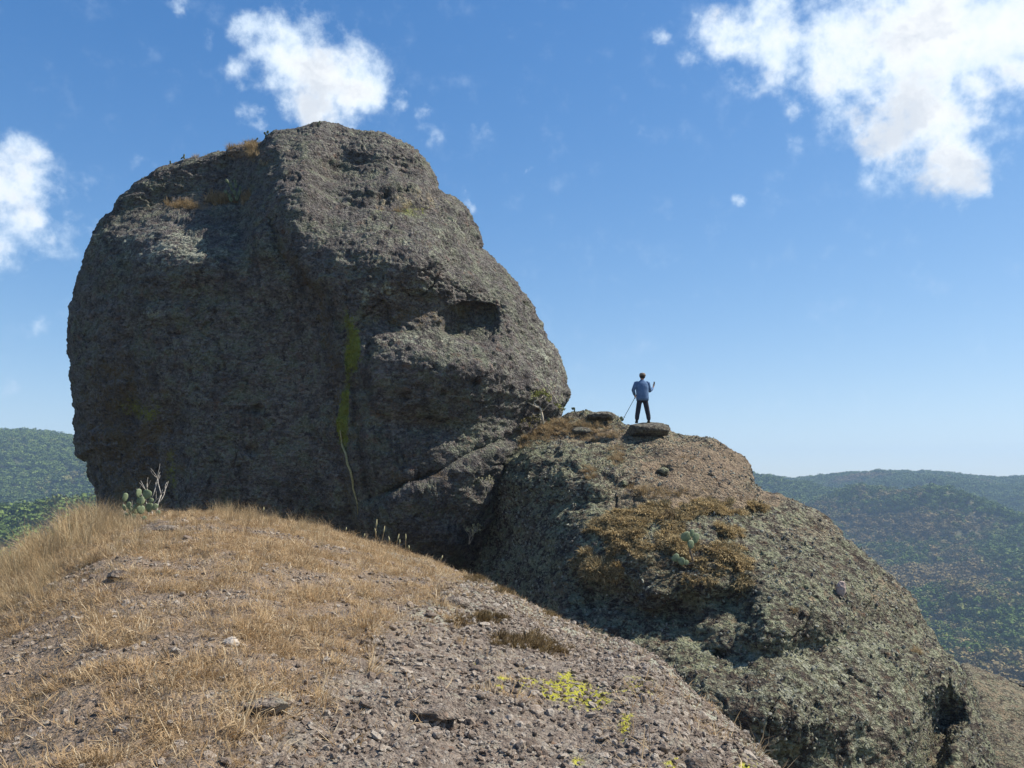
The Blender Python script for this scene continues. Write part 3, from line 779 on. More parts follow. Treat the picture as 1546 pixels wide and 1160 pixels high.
# tall feathery grass along the left crest
pr = tuft_protos('tall_grass_tuft', 6, M_TALL, n=60, r=0.10, hmin=0.12, hmax=0.55, width=0.0042, spread=0.45, curl=0.6)
prof_ = np.exp(-((GR.py - crest_y - 4) / 13) ** 2)
wt = ga * vis * prof_ * (ip(GR.px, [-100, 0, 60, 150, 215, 260, 330, 380, 395, 440, 462, 500, 560, 650], [1, 1, 1, 1.2, .45, .2, .25, .5, .2, .05, .4, .03, .0, 0]))
Pn, Nn, ii = pick_pts(GR, wt, 720, 0.02)
ts = ip(GR.px[ii], [-100, 0, 80, 130, 200, 240, 300, 380, 470, 650], [.75, .8, .95, 1.1, .6, .5, .45, .6, .55, .4]) * (0.45 + 0.85 * RS.rand(len(Pn)))
gn_scatter('tall_grass', Pn, rots_up(Nn, 0.10, 0.9), np.stack([ts, ts, ts], 1), pr)
# a scatter of taller tufts further down the left side
wt = ga * vis * sstep(330, 120, GR.px) * sstep(60, 0, np.abs(GR.py - crest_y - 45))
Pn, Nn, ii = pick_pts(GR, wt, 260, 0.02); ts = 0.30 + 0.3 * RS.rand(len(Pn))
gn_scatter('tall_grass', Pn, rots_up(Nn, 0.12, 0.8), np.stack([ts, ts, ts], 1), pr)

# --- stones: angular pebbles
def stone_mesh(name, seed, sub=1, rough=0.28, flat=0.7):
    R_ = np.random.RandomState(seed); bm = bmesh.new(); bmesh.ops.create_icosphere(bm, subdivisions=sub, radius=0.5)
    pl = [(Vector(R_.normal(size=3)).normalized(), 0.24 + 0.2 * R_.rand()) for _ in range(7)]
    sx, sy, sz = 0.8 + 0.5 * R_.rand(), 0.7 + 0.4 * R_.rand(), flat * (0.7 + 0.5 * R_.rand())
    for v in bm.verts:
        for nrm, dist in pl:   # planar breaks
            k = v.co.dot(nrm) - dist
            if k > 0: v.co -= nrm * k
        v.co += Vector(R_.normal(size=3)) * rough * 0.08
        v.co.x *= sx; v.co.y *= sy; v.co.z *= sz
    me = bpy.data.meshes.new(name); bm.to_mesh(me); bm.free(); return me


def stone_mat(name, a, b2, pale):
    m, t, b = new_mat(name); oi = t.add('ShaderNodeObjectInfo').outputs['Random']
    pos = t.add('ShaderNodeTexCoord').outputs['Object']; n = t.noise(pos, 5.0, 5, 0.7)
    c = t.mix(t.ramp(oi, 0.0, 0.85, smooth=False), a, b2); c = t.mix(t.ramp(t.math('ADD', n, t.math('MULTIPLY', oi, 0.35)), 0.66, 0.8), c, pale)
    t.put(b.inputs['Base Color'], c); t.put(b.inputs['Normal'], t.bump(n, 0.08, 0.6)); return m


M_STONE = stone_mat('purple_grey_stone', (0.18, 0.137, 0.105), (0.34, 0.265, 0.20), (0.42, 0.365, 0.30))
M_STONE_R = stone_mat('lichened_pebble', (0.13, 0.115, 0.10), (0.24, 0.22, 0.18), (0.33, 0.33, 0.26))
def stone_protos(k, mat, **kw): return [proto('pebble', stone_mesh('pebble', i + 5, **kw), mat) for i in range(k)]


sp = stone_protos(10, M_STONE, sub=1)
wt = ga * vis * np.clip(0.16 + 0.5 * (patch < -0.12) + rocky * (0.85 + 1.6 * patch2 + 1.2 * patch) - 0.5 * gau(GR.px, GR.py, 820, 1010, 100, 22) - 0.35 * gau(GR.px, GR.py, 950, 1080, 100, 60), 0.03, 4)
Pn, Nn, ii = pick_pts(GR, wt, 48000, 0.006); ss = (0.010 + 0.04 * RS.rand(len(Pn)) ** 2.2 + 0.06 * RS.rand(len(Pn)) ** 14)
gn_scatter('gravel', Pn, RS.rand(len(Pn), 3) * np.array([0.9, 0.9, 6.28]), np.stack([ss, ss, ss * .8], 1), sp)
ra = cell_area(RIGHT.P.reshape(600 if len(RIGHT.P) == 360000 else int(round(len(RIGHT.P) ** .5)), -1, 3))
sp = stone_protos(8, M_STONE_R, sub=1)
n3 = fbm(RIGHT.P, 0.8, 3)
wt = ra * np.clip(0.5 + 2.0 * n3, 0.03, 3)
Pn, Nn, ii = pick_pts(RIGHT, wt, 15000, 0.02); ss = (0.03 + 0.10 * RS.rand(len(Pn)) ** 2.8)
outcrop = bpy.data.objects['rock_outcrop']
gn_scatter('pebble', Pn, RS.rand(len(Pn), 3) * 6.28, np.stack([ss, ss, ss * .8], 1), sp, parent=outcrop)

# larger loose stones, each one its own object
kinds = [stone_mesh('loose_stone', 40 + i, sub=2, rough=0.2) for i in range(7)]
for k in kinds: k.materials.append(M_STONE)
wt = ga * vis * np.clip(rocky + 0.12, 0, 1) * (0.6 + patch2) * (GR.Q < 0.98)
Pn, Nn, ii = pick_pts(GR, wt, 170)
for k in range(len(Pn)):
    if not (20 < GR.px[ii[k]] < 1160 and GR.py[ii[k]] < 1150): continue
    dist = Pn[k][1]; s = (0.045 + 0.05 * random.random()) * (0.8 + dist * 0.05)
    o = link('loose_stone', kinds[k % 7]); o.location = Vector(Pn[k]) + Vector((0, 0, s * 0.12)); o.scale = (s, s, s * .75)
    o.rotation_euler = (random.uniform(-.4, .4), random.uniform(-.4, .4), random.uniform(0, 6.28))
    qx, qy = GR.px[ii[k]], GR.py[ii[k]]; sz = 'small' if s < .075 else 'fist sized' if s < .10 else 'larger'
    if np.hypot(qx - 850, (qy - 1045) * 1.5) < 95: wh = 'close to the bright yellow lichen patch'
    elif qy < ip(qx, [a for a, b in crest_px], [b for a, b in crest_px]) + 45 and qx > 560: wh = 'by the slope edge above the dark gully'
    elif qx < 330: wh = 'in the dry grass at the left of the near slope'
    elif qy > 1040 and qx < 760: wh = 'in the gravel at the bottom centre of the picture'
    elif qx > 760: wh = 'on the bare lower right part of the near slope'
    else: wh = 'in mid slope where grass gives way to gravel'
    tag(o, sz + ' angular stone ' + wh, 'stone', 'loose stones on the near slope')


def lumpy(name, seed, size, mat, rough=0.16, sub=4, slab=False):
    """a rounded, broken rock with a flattened foot; size in metres (x, y, z)"""
    bm = bmesh.new(); bmesh.ops.create_icosphere(bm, subdivisions=sub, radius=0.5)
    co = np.array([v.co[:] for v in bm.verts]); d = fbm(co + seed * 3.7, 2.2, 4, 0.55) * rough * 2.4 + fbm(co + seed, 9, 3, .6) * rough * 0.7
    R_ = np.random.RandomState(seed)
    if slab: co[:, 2] = np.sign(co[:, 2]) * np.abs(co[:, 2] * 2) ** 0.5 / 2
    co = co * (1 + d[:, None])
    for _ in range(6):
        nrm = R_.normal(size=3); nrm /= np.linalg.norm(nrm); k = co @ nrm - (0.36 + 0.1 * R_.rand()); co -= np.where(k > 0, k, 0)[:, None] * nrm
    co *= np.array(size)
    for v, c in zip(bm.verts, co): v.co = c
    me = bpy.data.meshes.new(name); bm.to_mesh(me); bm.free()
    me.polygons.foreach_set('use_smooth', np.ones(len(me.polygons), bool)); me.materials.append(mat)
    me.attributes.new('mask', 'FLOAT_COLOR', 'POINT').data.foreach_set('color', np.zeros(len(me.vertices) * 4, np.float32)); return me


def rock_at(name, sf, px, py, wpx, hpx, mat, label, seed, depth=1.0, sink=0.15, rz=0.0, slab=False, cat='rock', lift=0.0, rough=0.16):
    p, n = sf.pick(px, py + hpx * 0.4); k = p.y / FPX; sz = (wpx * k, wpx * k * depth, hpx * k)
    o = link(name, lumpy(name, seed, sz, mat, rough, slab=slab)); o.location = p + Vector((0, 0, sz[2] * (0.5 - sink) + lift)); o.rotation_euler.z = rz
    return tag(o, label, cat)


M_SLAB = rock_mat('dark_slab_stone', (0.12, 0.10, 0.085), (0.14, 0.14, 0.10), (0.03, 0.026, 0.022), (0.3, 0.28, 0.21), 1.3, 0.1, 0.4, 0.6)
rock_at('flat_rock', RIGHT, 978, 650, 70, 21, M_SLAB, 'flat dark rock slab on the crest of the outcrop, under the feet of the man', 3, 0.9, 0.25, slab=True, lift=0.05)
rock_at('rock', RIGHT, 880, 650, 34, 13, M_SLAB, 'low dark rock among dry grass near the foot of the small tree', 4, 0.7)
rock_at('rock', RIGHT, 908, 628, 46, 14, M_SLAB, 'rough grey rock on the crest to the left of the man', 9, 0.8)
rock_at('rock', RIGHT, 985, 902, 40, 30, M_RIGHT, 'round grey rock below the brown plants on the outcrop', 5, 0.8, 0.3)
rock_at('rock', RIGHT, 1124, 864, 26, 12, M_RIGHT, 'small pale rock right of the brown plants on the outcrop', 6, 0.8, 0.3)
M_PINK = rock_mat('pink_stone', (0.42, 0.31, 0.265), (0.42, 0.33, 0.28), (0.3, 0.21, 0.18), (0.5, 0.4, 0.35), 2.0, 0.03, 0.2, 0.1)
rock_at('rock', RIGHT, 1270, 886, 17, 24, M_PINK, 'pinkish stone standing out on the right side of the outcrop', 7, 0.6, 0.25)
rock_at('rock', RIGHT, 1002, 712, 20, 13, M_RIGHT, 'small dark rock on the bare path of the outcrop', 8, 0.8)
rock_at('rock', RIGHT, 942, 729, 14, 10, M_RIGHT, 'tiny dark rock left of the bare path on the outcrop', 12, 0.8)
rock_at('rock', GR, 650, 1066, 84, 26, M_GROUND, 'broad low grey rock in the middle of the near slope gravel', 21, 0.7, 0.45, rough=0.25)
rock_at('rock', GR, 349, 968, 24, 17, M_STONE, 'dark rounded stone at the edge of the matted grass', 22, 0.8, 0.2)
rock_at('rock', GR, 1058, 1150, 66, 42, M_GROUND, 'large brownish rock at the bottom edge of the near slope', 23, 0.7, 0.35)
rock_at('rock', GR, 405, 1062, 66, 22, M_GROUND, 'low whitish grey rock left of the gravel on the near slope', 24, 0.8, 0.4, rough=0.25)
rock_at('rock', GR, 690, 908, 40, 17, M_GROUND, 'grey rock near the sharp edge of the near slope', 25, 0.8, 0.3)
rock_at('rock', GR, 250, 796, 44, 13, M_GROUND, 'low grey rock just below the prickly pear clump', 26, 0.8, 0.3)
rock_at('rock', GR, 180, 866, 42, 15, M_GROUND, 'grey rock half hidden in the tall dry grass', 27, 0.8, 0.35)
rock_at('rock', GR, 972, 1056, 10, 14, M_STONE, 'narrow grey upright stone right of the yellow lichen', 28, 0.6, 0.2)

# --- brown clubmoss and dry clumps on the outcrop
pr = tuft_protos('clubmoss_clump', 6, M_MOSS, n=110, r=0.10, hmin=0.05, hmax=0.16, width=0.013, spread=1.1, curl=1.6)
X, Y_ = RIGHT.px, RIGHT.py; nn = fbm(RIGHT.P + 9, 1.6, 3)
w = 0 * X
for (bx, by, rx, ry, a) in ((960, 800, 60, 22, 1), (1000, 775, 50, 12, .7), (1010, 835, 50, 16, .8), (1085, 840, 28, 20, 1), (1110, 850, 18, 16, .8), (900, 852, 32, 14, .9), (905, 830, 30, 8, .6),
                            (1110, 768, 42, 8, 1.4), (1060, 765, 26, 7, 1.2), (930, 775, 16, 6, .8), (1090, 800, 30, 10, .6), (935, 865, 20, 10, .5), (1120, 880, 14, 10, .4), (1050, 875, 40, 12, .35)):
    w += a * gau(X, Y_, bx, by, rx, ry)
Pn, Nn, ii = pick_pts(RIGHT, ra * np.clip(w - 0.22, 0, 1) * np.clip(0.5 + 4 * nn, 0.0, 2), 2200, 0.03)
ss = 0.5 + 1.3 * RS.rand(len(Pn)); gn_scatter('clubmoss', Pn, rots_up(Nn, 0.2, 0.3), np.stack([ss, ss, ss * .8], 1), pr)
# dry grass patches on the outcrop and on the ledges of the giant boulder
pr = tuft_protos('ledge_grass_tuft', 6, M_ORANGE, n=60, r=0.10, hmin=0.08, hmax=0.30, width=0.010, spread=0.8, curl=0.9)
w = 0 * X
for (bx, by, rx, ry, a) in ((805, 655, 28, 12, 1), (860, 648, 50, 9, .8), (900, 660, 30, 8, .6), (757, 684, 9, 9, 1.6), (930, 690, 10, 10, 1.3), (890, 713, 9, 9, 1.0), (825, 640, 16, 7, 1.2), (780, 668, 20, 8, .8),
                            (1000, 745, 60, 8, .45), (960, 740, 30, 6, .4), (710, 800, 8, 16, 1.0), (735, 735, 6, 12, .7), (880, 640, 40, 6, .4), (1035, 700, 60, 16, .12), (1085, 840, 20, 12, .5), (940, 840, 9, 5, .5), (1200, 922, 4, 3, 2), (1385, 985, 4, 3, 2)):
    w += a * gau(X, Y_, bx, by, rx, ry)
Pn, Nn, ii = pick_pts(RIGHT, ra * np.clip(w - 0.08, 0, 2), 650, 0.03); ss = 0.45 + 0.6 * RS.rand(len(Pn))
gn_scatter('dry_grass', Pn, rots_up(Nn, 0.15, 0.6), np.stack([ss, ss, ss], 1), pr)
ba = cell_area(BIG.P.reshape(int(round(len(BIG.P) ** .5)), -1, 3)); X, Y_ = BIG.px, BIG.py
w = 0 * X
for (bx, by, rx, ry, a) in ((280, 311, 24, 4, 1), (332, 302, 16, 6, 1.6), (372, 300, 8, 8, .5), (380, 228, 8, 12, 1.3), (350, 222, 22, 4, .5), (295, 236, 16, 3, .4), (404, 250, 3, 6, .5), (610, 318, 40, 5, .25)):
    w += a * gau(X, Y_, bx, by, rx, ry)
Pn, Nn, ii = pick_pts(BIG, ba * np.clip(w - 0.1, 0, 2), 240, 0.03); ss = 0.6 + 0.8 * RS.rand(len(Pn))
gn_scatter('dry_grass', Pn, rots_up(Nn, 0.15, 0.9), np.stack([ss, ss, ss * 1.2], 1), pr)
# low dull shrublets on the near slope
pr = tuft_protos('shrublet_clump', 4, M_SHRUB, n=90, r=0.07, hmin=0.03, hmax=0.10, width=0.006, spread=0.9, curl=0.8)
w = 0 * GR.px
for (bx, by, rx, ry, a) in ((735, 935, 28, 6, 1), (690, 940, 16, 6, .6), (790, 968, 30, 7, 1.2), (825, 980, 26, 8, 1.2), (760, 965, 16, 5, .8), (720, 876, 18, 4, 1), (765, 893, 20, 4, 1), (830, 928, 12, 4, .6), (550, 905, 14, 5, .4)):
    w += a * gau(GR.px, GR.py, bx, by, rx, ry)
Pn, Nn, ii = pick_pts(GR, ga * vis * np.clip(w - 0.15, 0, 2), 420, 0.01); ss = 0.5 + 0.6 * RS.rand(len(Pn))
gn_scatter('shrublets', Pn, rots_up(Nn, 0.2, 0.4), np.stack([ss, ss, ss], 1), pr)

# ------------------------------------------------------------------ forest on the hills
m, t, b = new_mat('scrub_leaves'); M_LEAFY = m; b.inputs['Specular IOR Level'].default_value = 0.0
oi = t.add('ShaderNodeObjectInfo'); r_ = oi.outputs['Random']; loc = oi.outputs['Location']
dry = t.noise(loc, 0.0045, 4, 0.6); c = t.mix(r_, (0.075, 0.115, 0.026), (0.16, 0.21, 0.055))
c2 = t.mix(r_, (0.18, 0.14, 0.06), (0.28, 0.21, 0.095)); lz = t.add('ShaderNodeSeparateXYZ', i_0=loc).outputs[2]
band = t.math('MULTIPLY', t.ramp(lz, -85, -62), t.ramp(lz, -15, -40)); dry = t.math('ADD', dry, t.math('MULTIPLY', band, 0.09))
c = t.mix(t.ramp(t.math('ADD', dry, t.math('MULTIPLY', r_, 0.08)), 0.59, 0.67), c, c2)
t.put(b.inputs['Base Color'], c)


def crown(seed, n=110):
    R_ = np.random.RandomState(seed); lob = R_.normal(size=(6, 3)) * np.array([.28, .28, .14]); lob[:, 2] += 0.55
    lr = 0.22 + 0.18 * R_.rand(6); k = R_.randint(0, 6, n); d = R_.normal(size=(n, 3)); d /= np.linalg.norm(d, axis=1)[:, None]
    c = lob[k] + d * (lr[k] * (0.75 + 0.3 * R_.rand(n)))[:, None]; s = 0.07 + 0.09 * R_.rand(n)
    nrm = d + R_.normal(size=(n, 3)) * 0.5; u = np.cross(nrm, R_.normal(size=(n, 3))); u /= np.linalg.norm(u, axis=1)[:, None]
    v = np.cross(nrm, u); v /= np.linalg.norm(v, axis=1)[:, None]; u *= s[:, None]; v *= s[:, None]
    V = np.stack([c - u, c - v * .8, c + u, c + v], 1).reshape(-1, 3)
    F = np.arange(n * 4).reshape(n, 4)
    tv = np.array([(-.03, 0, -.1), (.03, -.03, -.1), (0, .04, -.1), (0, 0, .6)]) ; tf = np.array([(0, 1, 3, 3), (1, 2, 3, 3), (2, 0, 3, 3)])
    return mesh_np('tree', V, F, False)


tp = [proto('tree', crown(i), M_LEAFY) for i in range(7)]
ta = cell_area(PT); Wt, Yt = TW.ravel(), TY.ravel()
wt = ta * (((Wt > -0.72) & (Wt < -0.44)) | ((Wt > 0.24) & (Wt < 0.72))) * (Yt > 210) * (Yt < 1750)
fp = fbm(PT.reshape(-1, 3), 1 / 60, 3); wt = wt * np.clip(1.0 + 0.7 * fp, 0.3, 2)
cdf = np.cumsum(wt); cdf /= cdf[-1]; NTREE = 60000
i = np.searchsorted(cdf, RS.rand(NTREE))
g_r = np.gradient(PT, axis=0).reshape(-1, 3)[i]; g_c = np.gradient(PT, axis=1).reshape(-1, 3)[i]
Pn = PT.reshape(-1, 3)[i] + g_r * (RS.rand(NTREE, 1) - .5) * 1.1 + g_c * (RS.rand(NTREE, 1) - .5) * 1.1
dz = (Yt[i] * 0.0) - 0.8; Pn[:, 2] += dz
ss = 3.5 + 3.8 * RS.rand(NTREE) ** 1.5
gn_scatter('forest', Pn, np.stack([0 * ss, 0 * ss, RS.rand(NTREE) * 6.28], 1), np.stack([ss * 1.25, ss * 1.25, ss], 1), tp)

# ------------------------------------------------------------------ tubes, plants
def tube(pts, radii, sides=7):
    """V, F of a tapered tube through points"""
    pts = [Vector(p) for p in pts]; V = []; F = []; up = Vector((0.3, -1, 0.2)).normalized()
    for i, p in enumerate(pts):
        d = (pts[min(i + 1, len(pts) - 1)] - pts[max(i - 1, 0)])
        d = d.normalized() if d.length > 1e-9 else Vector((0, 0, 1))
        a = d.cross(up); a = a.normalized() if a.length > 1e-4 else Vector((1, 0, 0)); b2 = d.cross(a).normalized()
        for k in range(sides):
            t_ = k / sides * 2 * math.pi; V.append(p + (a * math.cos(t_) + b2 * math.sin(t_)) * radii[i])
    for i in range(len(pts) - 1):
        for k in range(sides):
            k2 = (k + 1) % sides; F.append((i * sides + k, i * sides + k2, (i + 1) * sides + k2, (i + 1) * sides + k))
    n = len(V); V.append(pts[0]); V.append(pts[-1]); L = (len(pts) - 1) * sides
    for k in range(sides):
        k2 = (k + 1) % sides; F.append((n, k2, k)); F.append((n + 1, L + k, L + k2))
    return V, F


def join_parts(name, parts, smooth=True):
    V = []; F = []
    for v, f in parts:
        o = len(V); V += [tuple(x) for x in v]; F += [tuple(i + o for i in q) for q in f]
    me = bpy.data.meshes.new(name); me.from_pydata(V, [], F); me.update()
    me.polygons.foreach_set('use_smooth', np.full(len(me.polygons), smooth)); return me


def simple_mat(name, a, b2, scale=6.0, rough=0.85, bump=0.01, spec=0.25):
    m, t, b = new_mat(name); pos = t.add('ShaderNodeTexCoord').outputs['Object']; n = t.noise(pos, scale, 5, 0.65)
    t.put(b.inputs['Base Color'], t.mix(t.ramp(n, 0.35, 0.65), a, b2)); b.inputs['Roughness'].default_value = rough
    t.put(b.inputs['Normal'], t.bump(n, bump, 0.6)); b.inputs['Specular IOR Level'].default_value = spec; return m


M_PAD = simple_mat('cactus_skin', (0.12, 0.155, 0.075), (0.20, 0.235, 0.13), 14, 0.6, 0.01, 0.4)
M_PADD = simple_mat('dark_cactus_skin', (0.07, 0.09, 0.045), (0.13, 0.15, 0.08), 14, 0.6)
M_TWIG = simple_mat('bleached_twig', (0.30, 0.27, 0.23), (0.48, 0.44, 0.38), 20)
M_BARK = simple_mat('pale_bark', (0.36, 0.30, 0.22), (0.55, 0.48, 0.37), 14)
M_STEM = simple_mat('woody_stem', (0.12, 0.085, 0.06), (0.22, 0.17, 0.12), 14)


def pad_mesh(name, w, h, th, mat, lean, roll, off):
    """an obovate cactus pad with areole bumps; foot at off, leaning sideways by roll"""
    nu, nv = 14, 9; V = []; F = []
    for j in range(nv + 1):
        v = j / nv; ph = math.pi * v; z = (1 - math.cos(ph)) / 2
        r = math.sin(ph) ** 0.85 * (0.72 + 0.36 * z)
        for i in range(nu):
            a = i / nu * 2 * math.pi; bmp = 1 + 0.05 * math.sin(5 * a + 3 * j)
            V.append(Vector((math.cos(a) * r * w / 2 * bmp, math.sin(a) * math.sin(ph) ** .6 * th / 2 * (1 + .25 * math.sin(7 * a + 5 * j)), z * h)))
    for j in range(nv):
        for i in range(nu):
            i2 = (i + 1) % nu; F.append((j * nu + i, j * nu + i2, (j + 1) * nu + i2, (j + 1) * nu + i))
    R_ = Matrix.Rotation(roll, 3, 'Y') @ Matrix.Rotation(lean, 3, 'X')
    turn = Matrix.Rotation(lean * 1.7, 3, 'Z')
    V = [R_ @ (turn @ v) + off for v in V]
    me = join_parts(name, [(V, F)]); me.materials.append(mat); return me


def cactus(px, py, sf, pads, label, mat=M_PAD, stem=None, Yfix=None, group=None, dy=0.0):
    """pads: (px, py of the pad's centre, width, height in photograph pixels, roll in degrees, turn)"""
    p, n = sf.pick(px, py)
    p = p.copy(); p.y += 0.0; k = p.y / FPX
    root = empty('prickly_pear', p, label, 'cactus', group)
    for q, (x, y, w_, h_, roll, yaw) in enumerate(pads):
        yy = random.uniform(-0.5, 0.5) * (w_ + 6) * k - dy
        off = Vector(((x - px) * k, yy, (py - y) * k)) - Matrix.Rotation(math.radians(roll), 3, 'Y') @ Vector((0, 0, h_ * k / 2))
        me = pad_mesh('pad', w_ * k / max(.35, math.cos(math.radians(yaw))) if yaw < 60 else h_ * k * .8, h_ * k, 0.16 * h_ * k + .01, mat, 0, math.radians(roll), Vector((0, 0, 0)))
        o = link('pad', me, parent=root); o.location = off; o.rotation_euler = (0, 0, math.radians(yaw))
    if stem:
        parts = []
        for st in stem:
            pts = [Vector(((x - px) * k, 0, (py - y) * k)) for x, y in st]
            parts.append(tube(pts, [1.8 * k] * len(pts)))
        link('stem', join_parts('stem', parts), M_STEM, root)
    return root


cactus(224, 786, GR, [(207, 752, 7, 13, 8, 35), (209, 764, 8, 11, 0, 10), (202, 767, 5, 10, -20, 30), (224, 746, 5, 13, 8, 62), (235, 748, 15, 14, 20, 0), (231, 757, 7, 13, 10, 20),
                      (243, 757, 7, 8, 20, 10), (237, 767, 13, 14, 0, 0), (219, 769, 5, 15, -4, 60), (212, 773, 8, 11, 15, 20), (251, 775, 7, 9, 0, 10), (252, 786, 9, 9, 10, 0), (236, 784, 9, 11, -10, 15),
                      (220, 781, 8, 11, 0, 20), (228, 770, 10, 13, -5, 40), (226, 758, 9, 12, 15, 50), (246, 766, 8, 10, 25, 20), (206, 779, 8, 9, -15, 10)],
       'clump of many green prickly pear pads on the crest below the bare shrub', dy=.35)
cactus(100, 826, GR, [(97, 801, 13, 17, -5, 0), (104, 797, 5, 15, 10, 60), (118, 799, 10, 13, 10, 20), (99, 818, 9, 14, 0, 20), (113, 812, 8, 12, 10, 30)], 'prickly pear half hidden in tall grass at the far left crest', M_PADD, dy=-.1)
cactus(1048, 856, RIGHT, [(1036, 811, 18, 14, -35, 10), (1043, 805, 8, 12, 5, 20), (1051, 813, 12, 16, 15, 20), (1042, 822, 12, 13, -5, 20), (1018, 841, 14, 11, -40, 10), (1026, 846, 12, 12, -20, 0), (1034, 848, 8, 8, 30, 20)],
       'prickly pear with broad pale pads among the brown plants on the outcrop', stem=[[(1048, 858), (1046, 845), (1042, 832), (1043, 826)], [(1047, 850), (1036, 852), (1028, 851)]], dy=.15)
cactus(356, 308, BIG, [(350, 281, 5, 10, -30, 20), (356, 275, 4, 9, -15, 30), (346, 277, 5, 8, -35, 20), (360, 284, 5, 9, -10, 20), (353, 289, 5, 9, -25, 40), (365, 286, 4, 8, 10, 20), (344, 293, 6, 8, -40, 0),
                       (358, 295, 6, 10, -10, 20), (349, 299, 6, 9, -20, 10), (366, 296, 6, 9, 15, 10), (362, 303, 7, 9, 5, 20), (352, 305, 7, 8, -10, 10)], 'tall slender prickly pear standing on the grassy ledge of the giant boulder', M_PADD, dy=.2)
for (bx, by, pads, lb) in ((275, 236, [(275, 229, 3, 8, 5, 10), (273, 233, 2.5, 6, 40, 10), (276, 234, 3, 6, -5, 0)], 'tiny dark cactus on the left skyline of the giant boulder'),
                           (401, 208, [(400, 201, 4, 5, -15, 0), (403, 205, 3, 6, -30, 0), (405, 200, 4, 6, 20, 10), (406, 204, 3, 6, 10, 0), (401, 206, 3, 6, 0, 0)], 'pair of tiny dark cactus stems on the skyline beside the cleft'),
                           (385, 212, [(387, 206, 3, 6, 30, 0), (384, 210, 3, 6, 50, 0)], 'small leaning cactus above the dry grass at the top of the cleft'),
                           (375, 215, [(373, 211, 3, 4, -40, 0), (375, 213, 3, 5, -20, 0)], 'smallest dark cactus at the left of the grassy notch'),
                           (482, 190, [(482, 185, 2.5, 6, 15, 0), (481, 188, 2.5, 5, -5, 0)], 'single tiny cactus on the highest point of the giant boulder'),
                           (255, 247, [(255, 243, 3, 5, -10, 0), (254, 246, 4, 5, 10, 0)], 'tiny dark plant lowest on the left skyline of the giant boulder')):
    cactus(bx, by, BIG, pads, lb, M_PADD)
for (bx, by, pads, lb) in ((866, 622, [(866, 617, 5, 4, 0, 0), (867, 620, 2.5, 5, 10, 0), (864, 617, 3, 4, -20, 0)], 'tiny dark cactus on the skyline where boulder and outcrop meet'),
                           (941, 636, [(941, 632, 5, 6, -10, 10), (943, 634, 4, 5, 25, 0), (939, 635, 4, 4, -30, 0)], 'small dark cactus at the tip of the pole of the man'),
                           (828, 642, [(828, 633, 5, 6, 0, 0), (827, 640, 7, 8, -10, 10), (820, 640, 6, 7, 15, 0)], 'small dark prickly pear at the foot of the little tree')):
    cactus(bx, by, RIGHT, pads, lb, M_PADD)


def px_path(pts, Y, base):
    return [at(x, y, Y) - base for x, y in pts]


def leaf_cluster(c, r, n, s, seed):
    R_ = np.random.RandomState(seed); V = []; F = []
    for i in range(n):
        p = Vector(c) + Vector(R_.normal(size=3)) * r * 0.5; a = Vector(R_.normal(size=3)).normalized(); b2 = a.cross(Vector(R_.normal(size=3))).normalized()
        k = len(V); q = s * (0.7 + 0.6 * R_.rand()); V += [p - a * q, p - b2 * q * .45, p + a * q, p + b2 * q * .45]; F.append((k, k + 1, k + 2, k + 3))
    return V, F


# little tree at the corner of the giant boulder
pb, _n = RIGHT.pick(820, 640); Yt_ = min(pb.y, BIG.pick(815, 600)[0].y) - 0.3; k = Yt_ / FPX
pb = at(820, 640, Yt_)
tree = empty('small_tree', pb, 'little crooked tree with pale bark and yellow green leaves beside the giant boulder', 'tree')
trunk = [tube(px_path([(820, 641), (819, 630), (817, 620), (815, 616), (810, 613), (806, 609), (807, 606), (812, 604), (817, 602), (820, 598)], Yt_, pb), [2.0 * k, 1.8 * k, 1.7 * k, 1.6 * k, 1.6 * k, 1.5 * k, 1.3 * k, 1.2 * k, 1 * k, .7 * k])]
link('trunk', join_parts('trunk', trunk), M_BARK, tree)
for pts, r0 in (([(813, 616), (803, 611), (796, 607), (792, 602), (789, 597), (789, 588), (791, 578), (789, 571)], 1.2), ([(792, 603), (785, 602), (779, 599), (775, 595), (772, 590)], .8),
                ([(793, 601), (797, 597), (802, 593), (808, 590)], .8), ([(820, 598), (826, 600), (830, 604)], .8), ([(846, 622), (843, 610), (836, 598), (830, 590), (825, 583)], .9),
                ([(803, 568), (805, 575), (811, 582)], 1.0), ([(826, 581), (830, 584), (834, 588)], 1.2), ([(818, 622), (830, 610), (842, 612), (850, 618)], .7)):
    n = len(pts); link('branch', join_parts('branch', [tube(px_path(pts, Yt_ - 0.05, pb), [r0 * k * (1 - .6 * i / n) for i in range(n)])]), M_BARK, tree)
m, t, b = new_mat('yellow_green_leaf'); t.put(b.inputs['Base Color'], t.mix(t.noise(t.add('ShaderNodeTexCoord').outputs['Object'], 3, 3), (0.13, 0.16, 0.03), (0.32, 0.30, 0.07))); M_YG = m
parts = []
for q, (x, y, r) in enumerate(((772, 590, 2.5), (779, 593, 2.5), (788, 592, 2.5), (795, 587, 3), (801, 586, 4), (806, 590, 4), (811, 597, 4), (815, 592, 4), (808, 594, 3), (820, 592, 4), (825, 596, 3), (829, 603, 4), (828, 599, 3), (840, 611, 3.5), (845, 614, 3), (850, 618, 3.5), (803, 582, 3), (797, 592, 2))):
    parts.append(leaf_cluster(at(x, y, Yt_ - random.uniform(-.15, .25)) - pb, r * k, 26, 1.9 * k, q))
link('foliage', join_parts('foliage', parts, False), M_YG, tree)


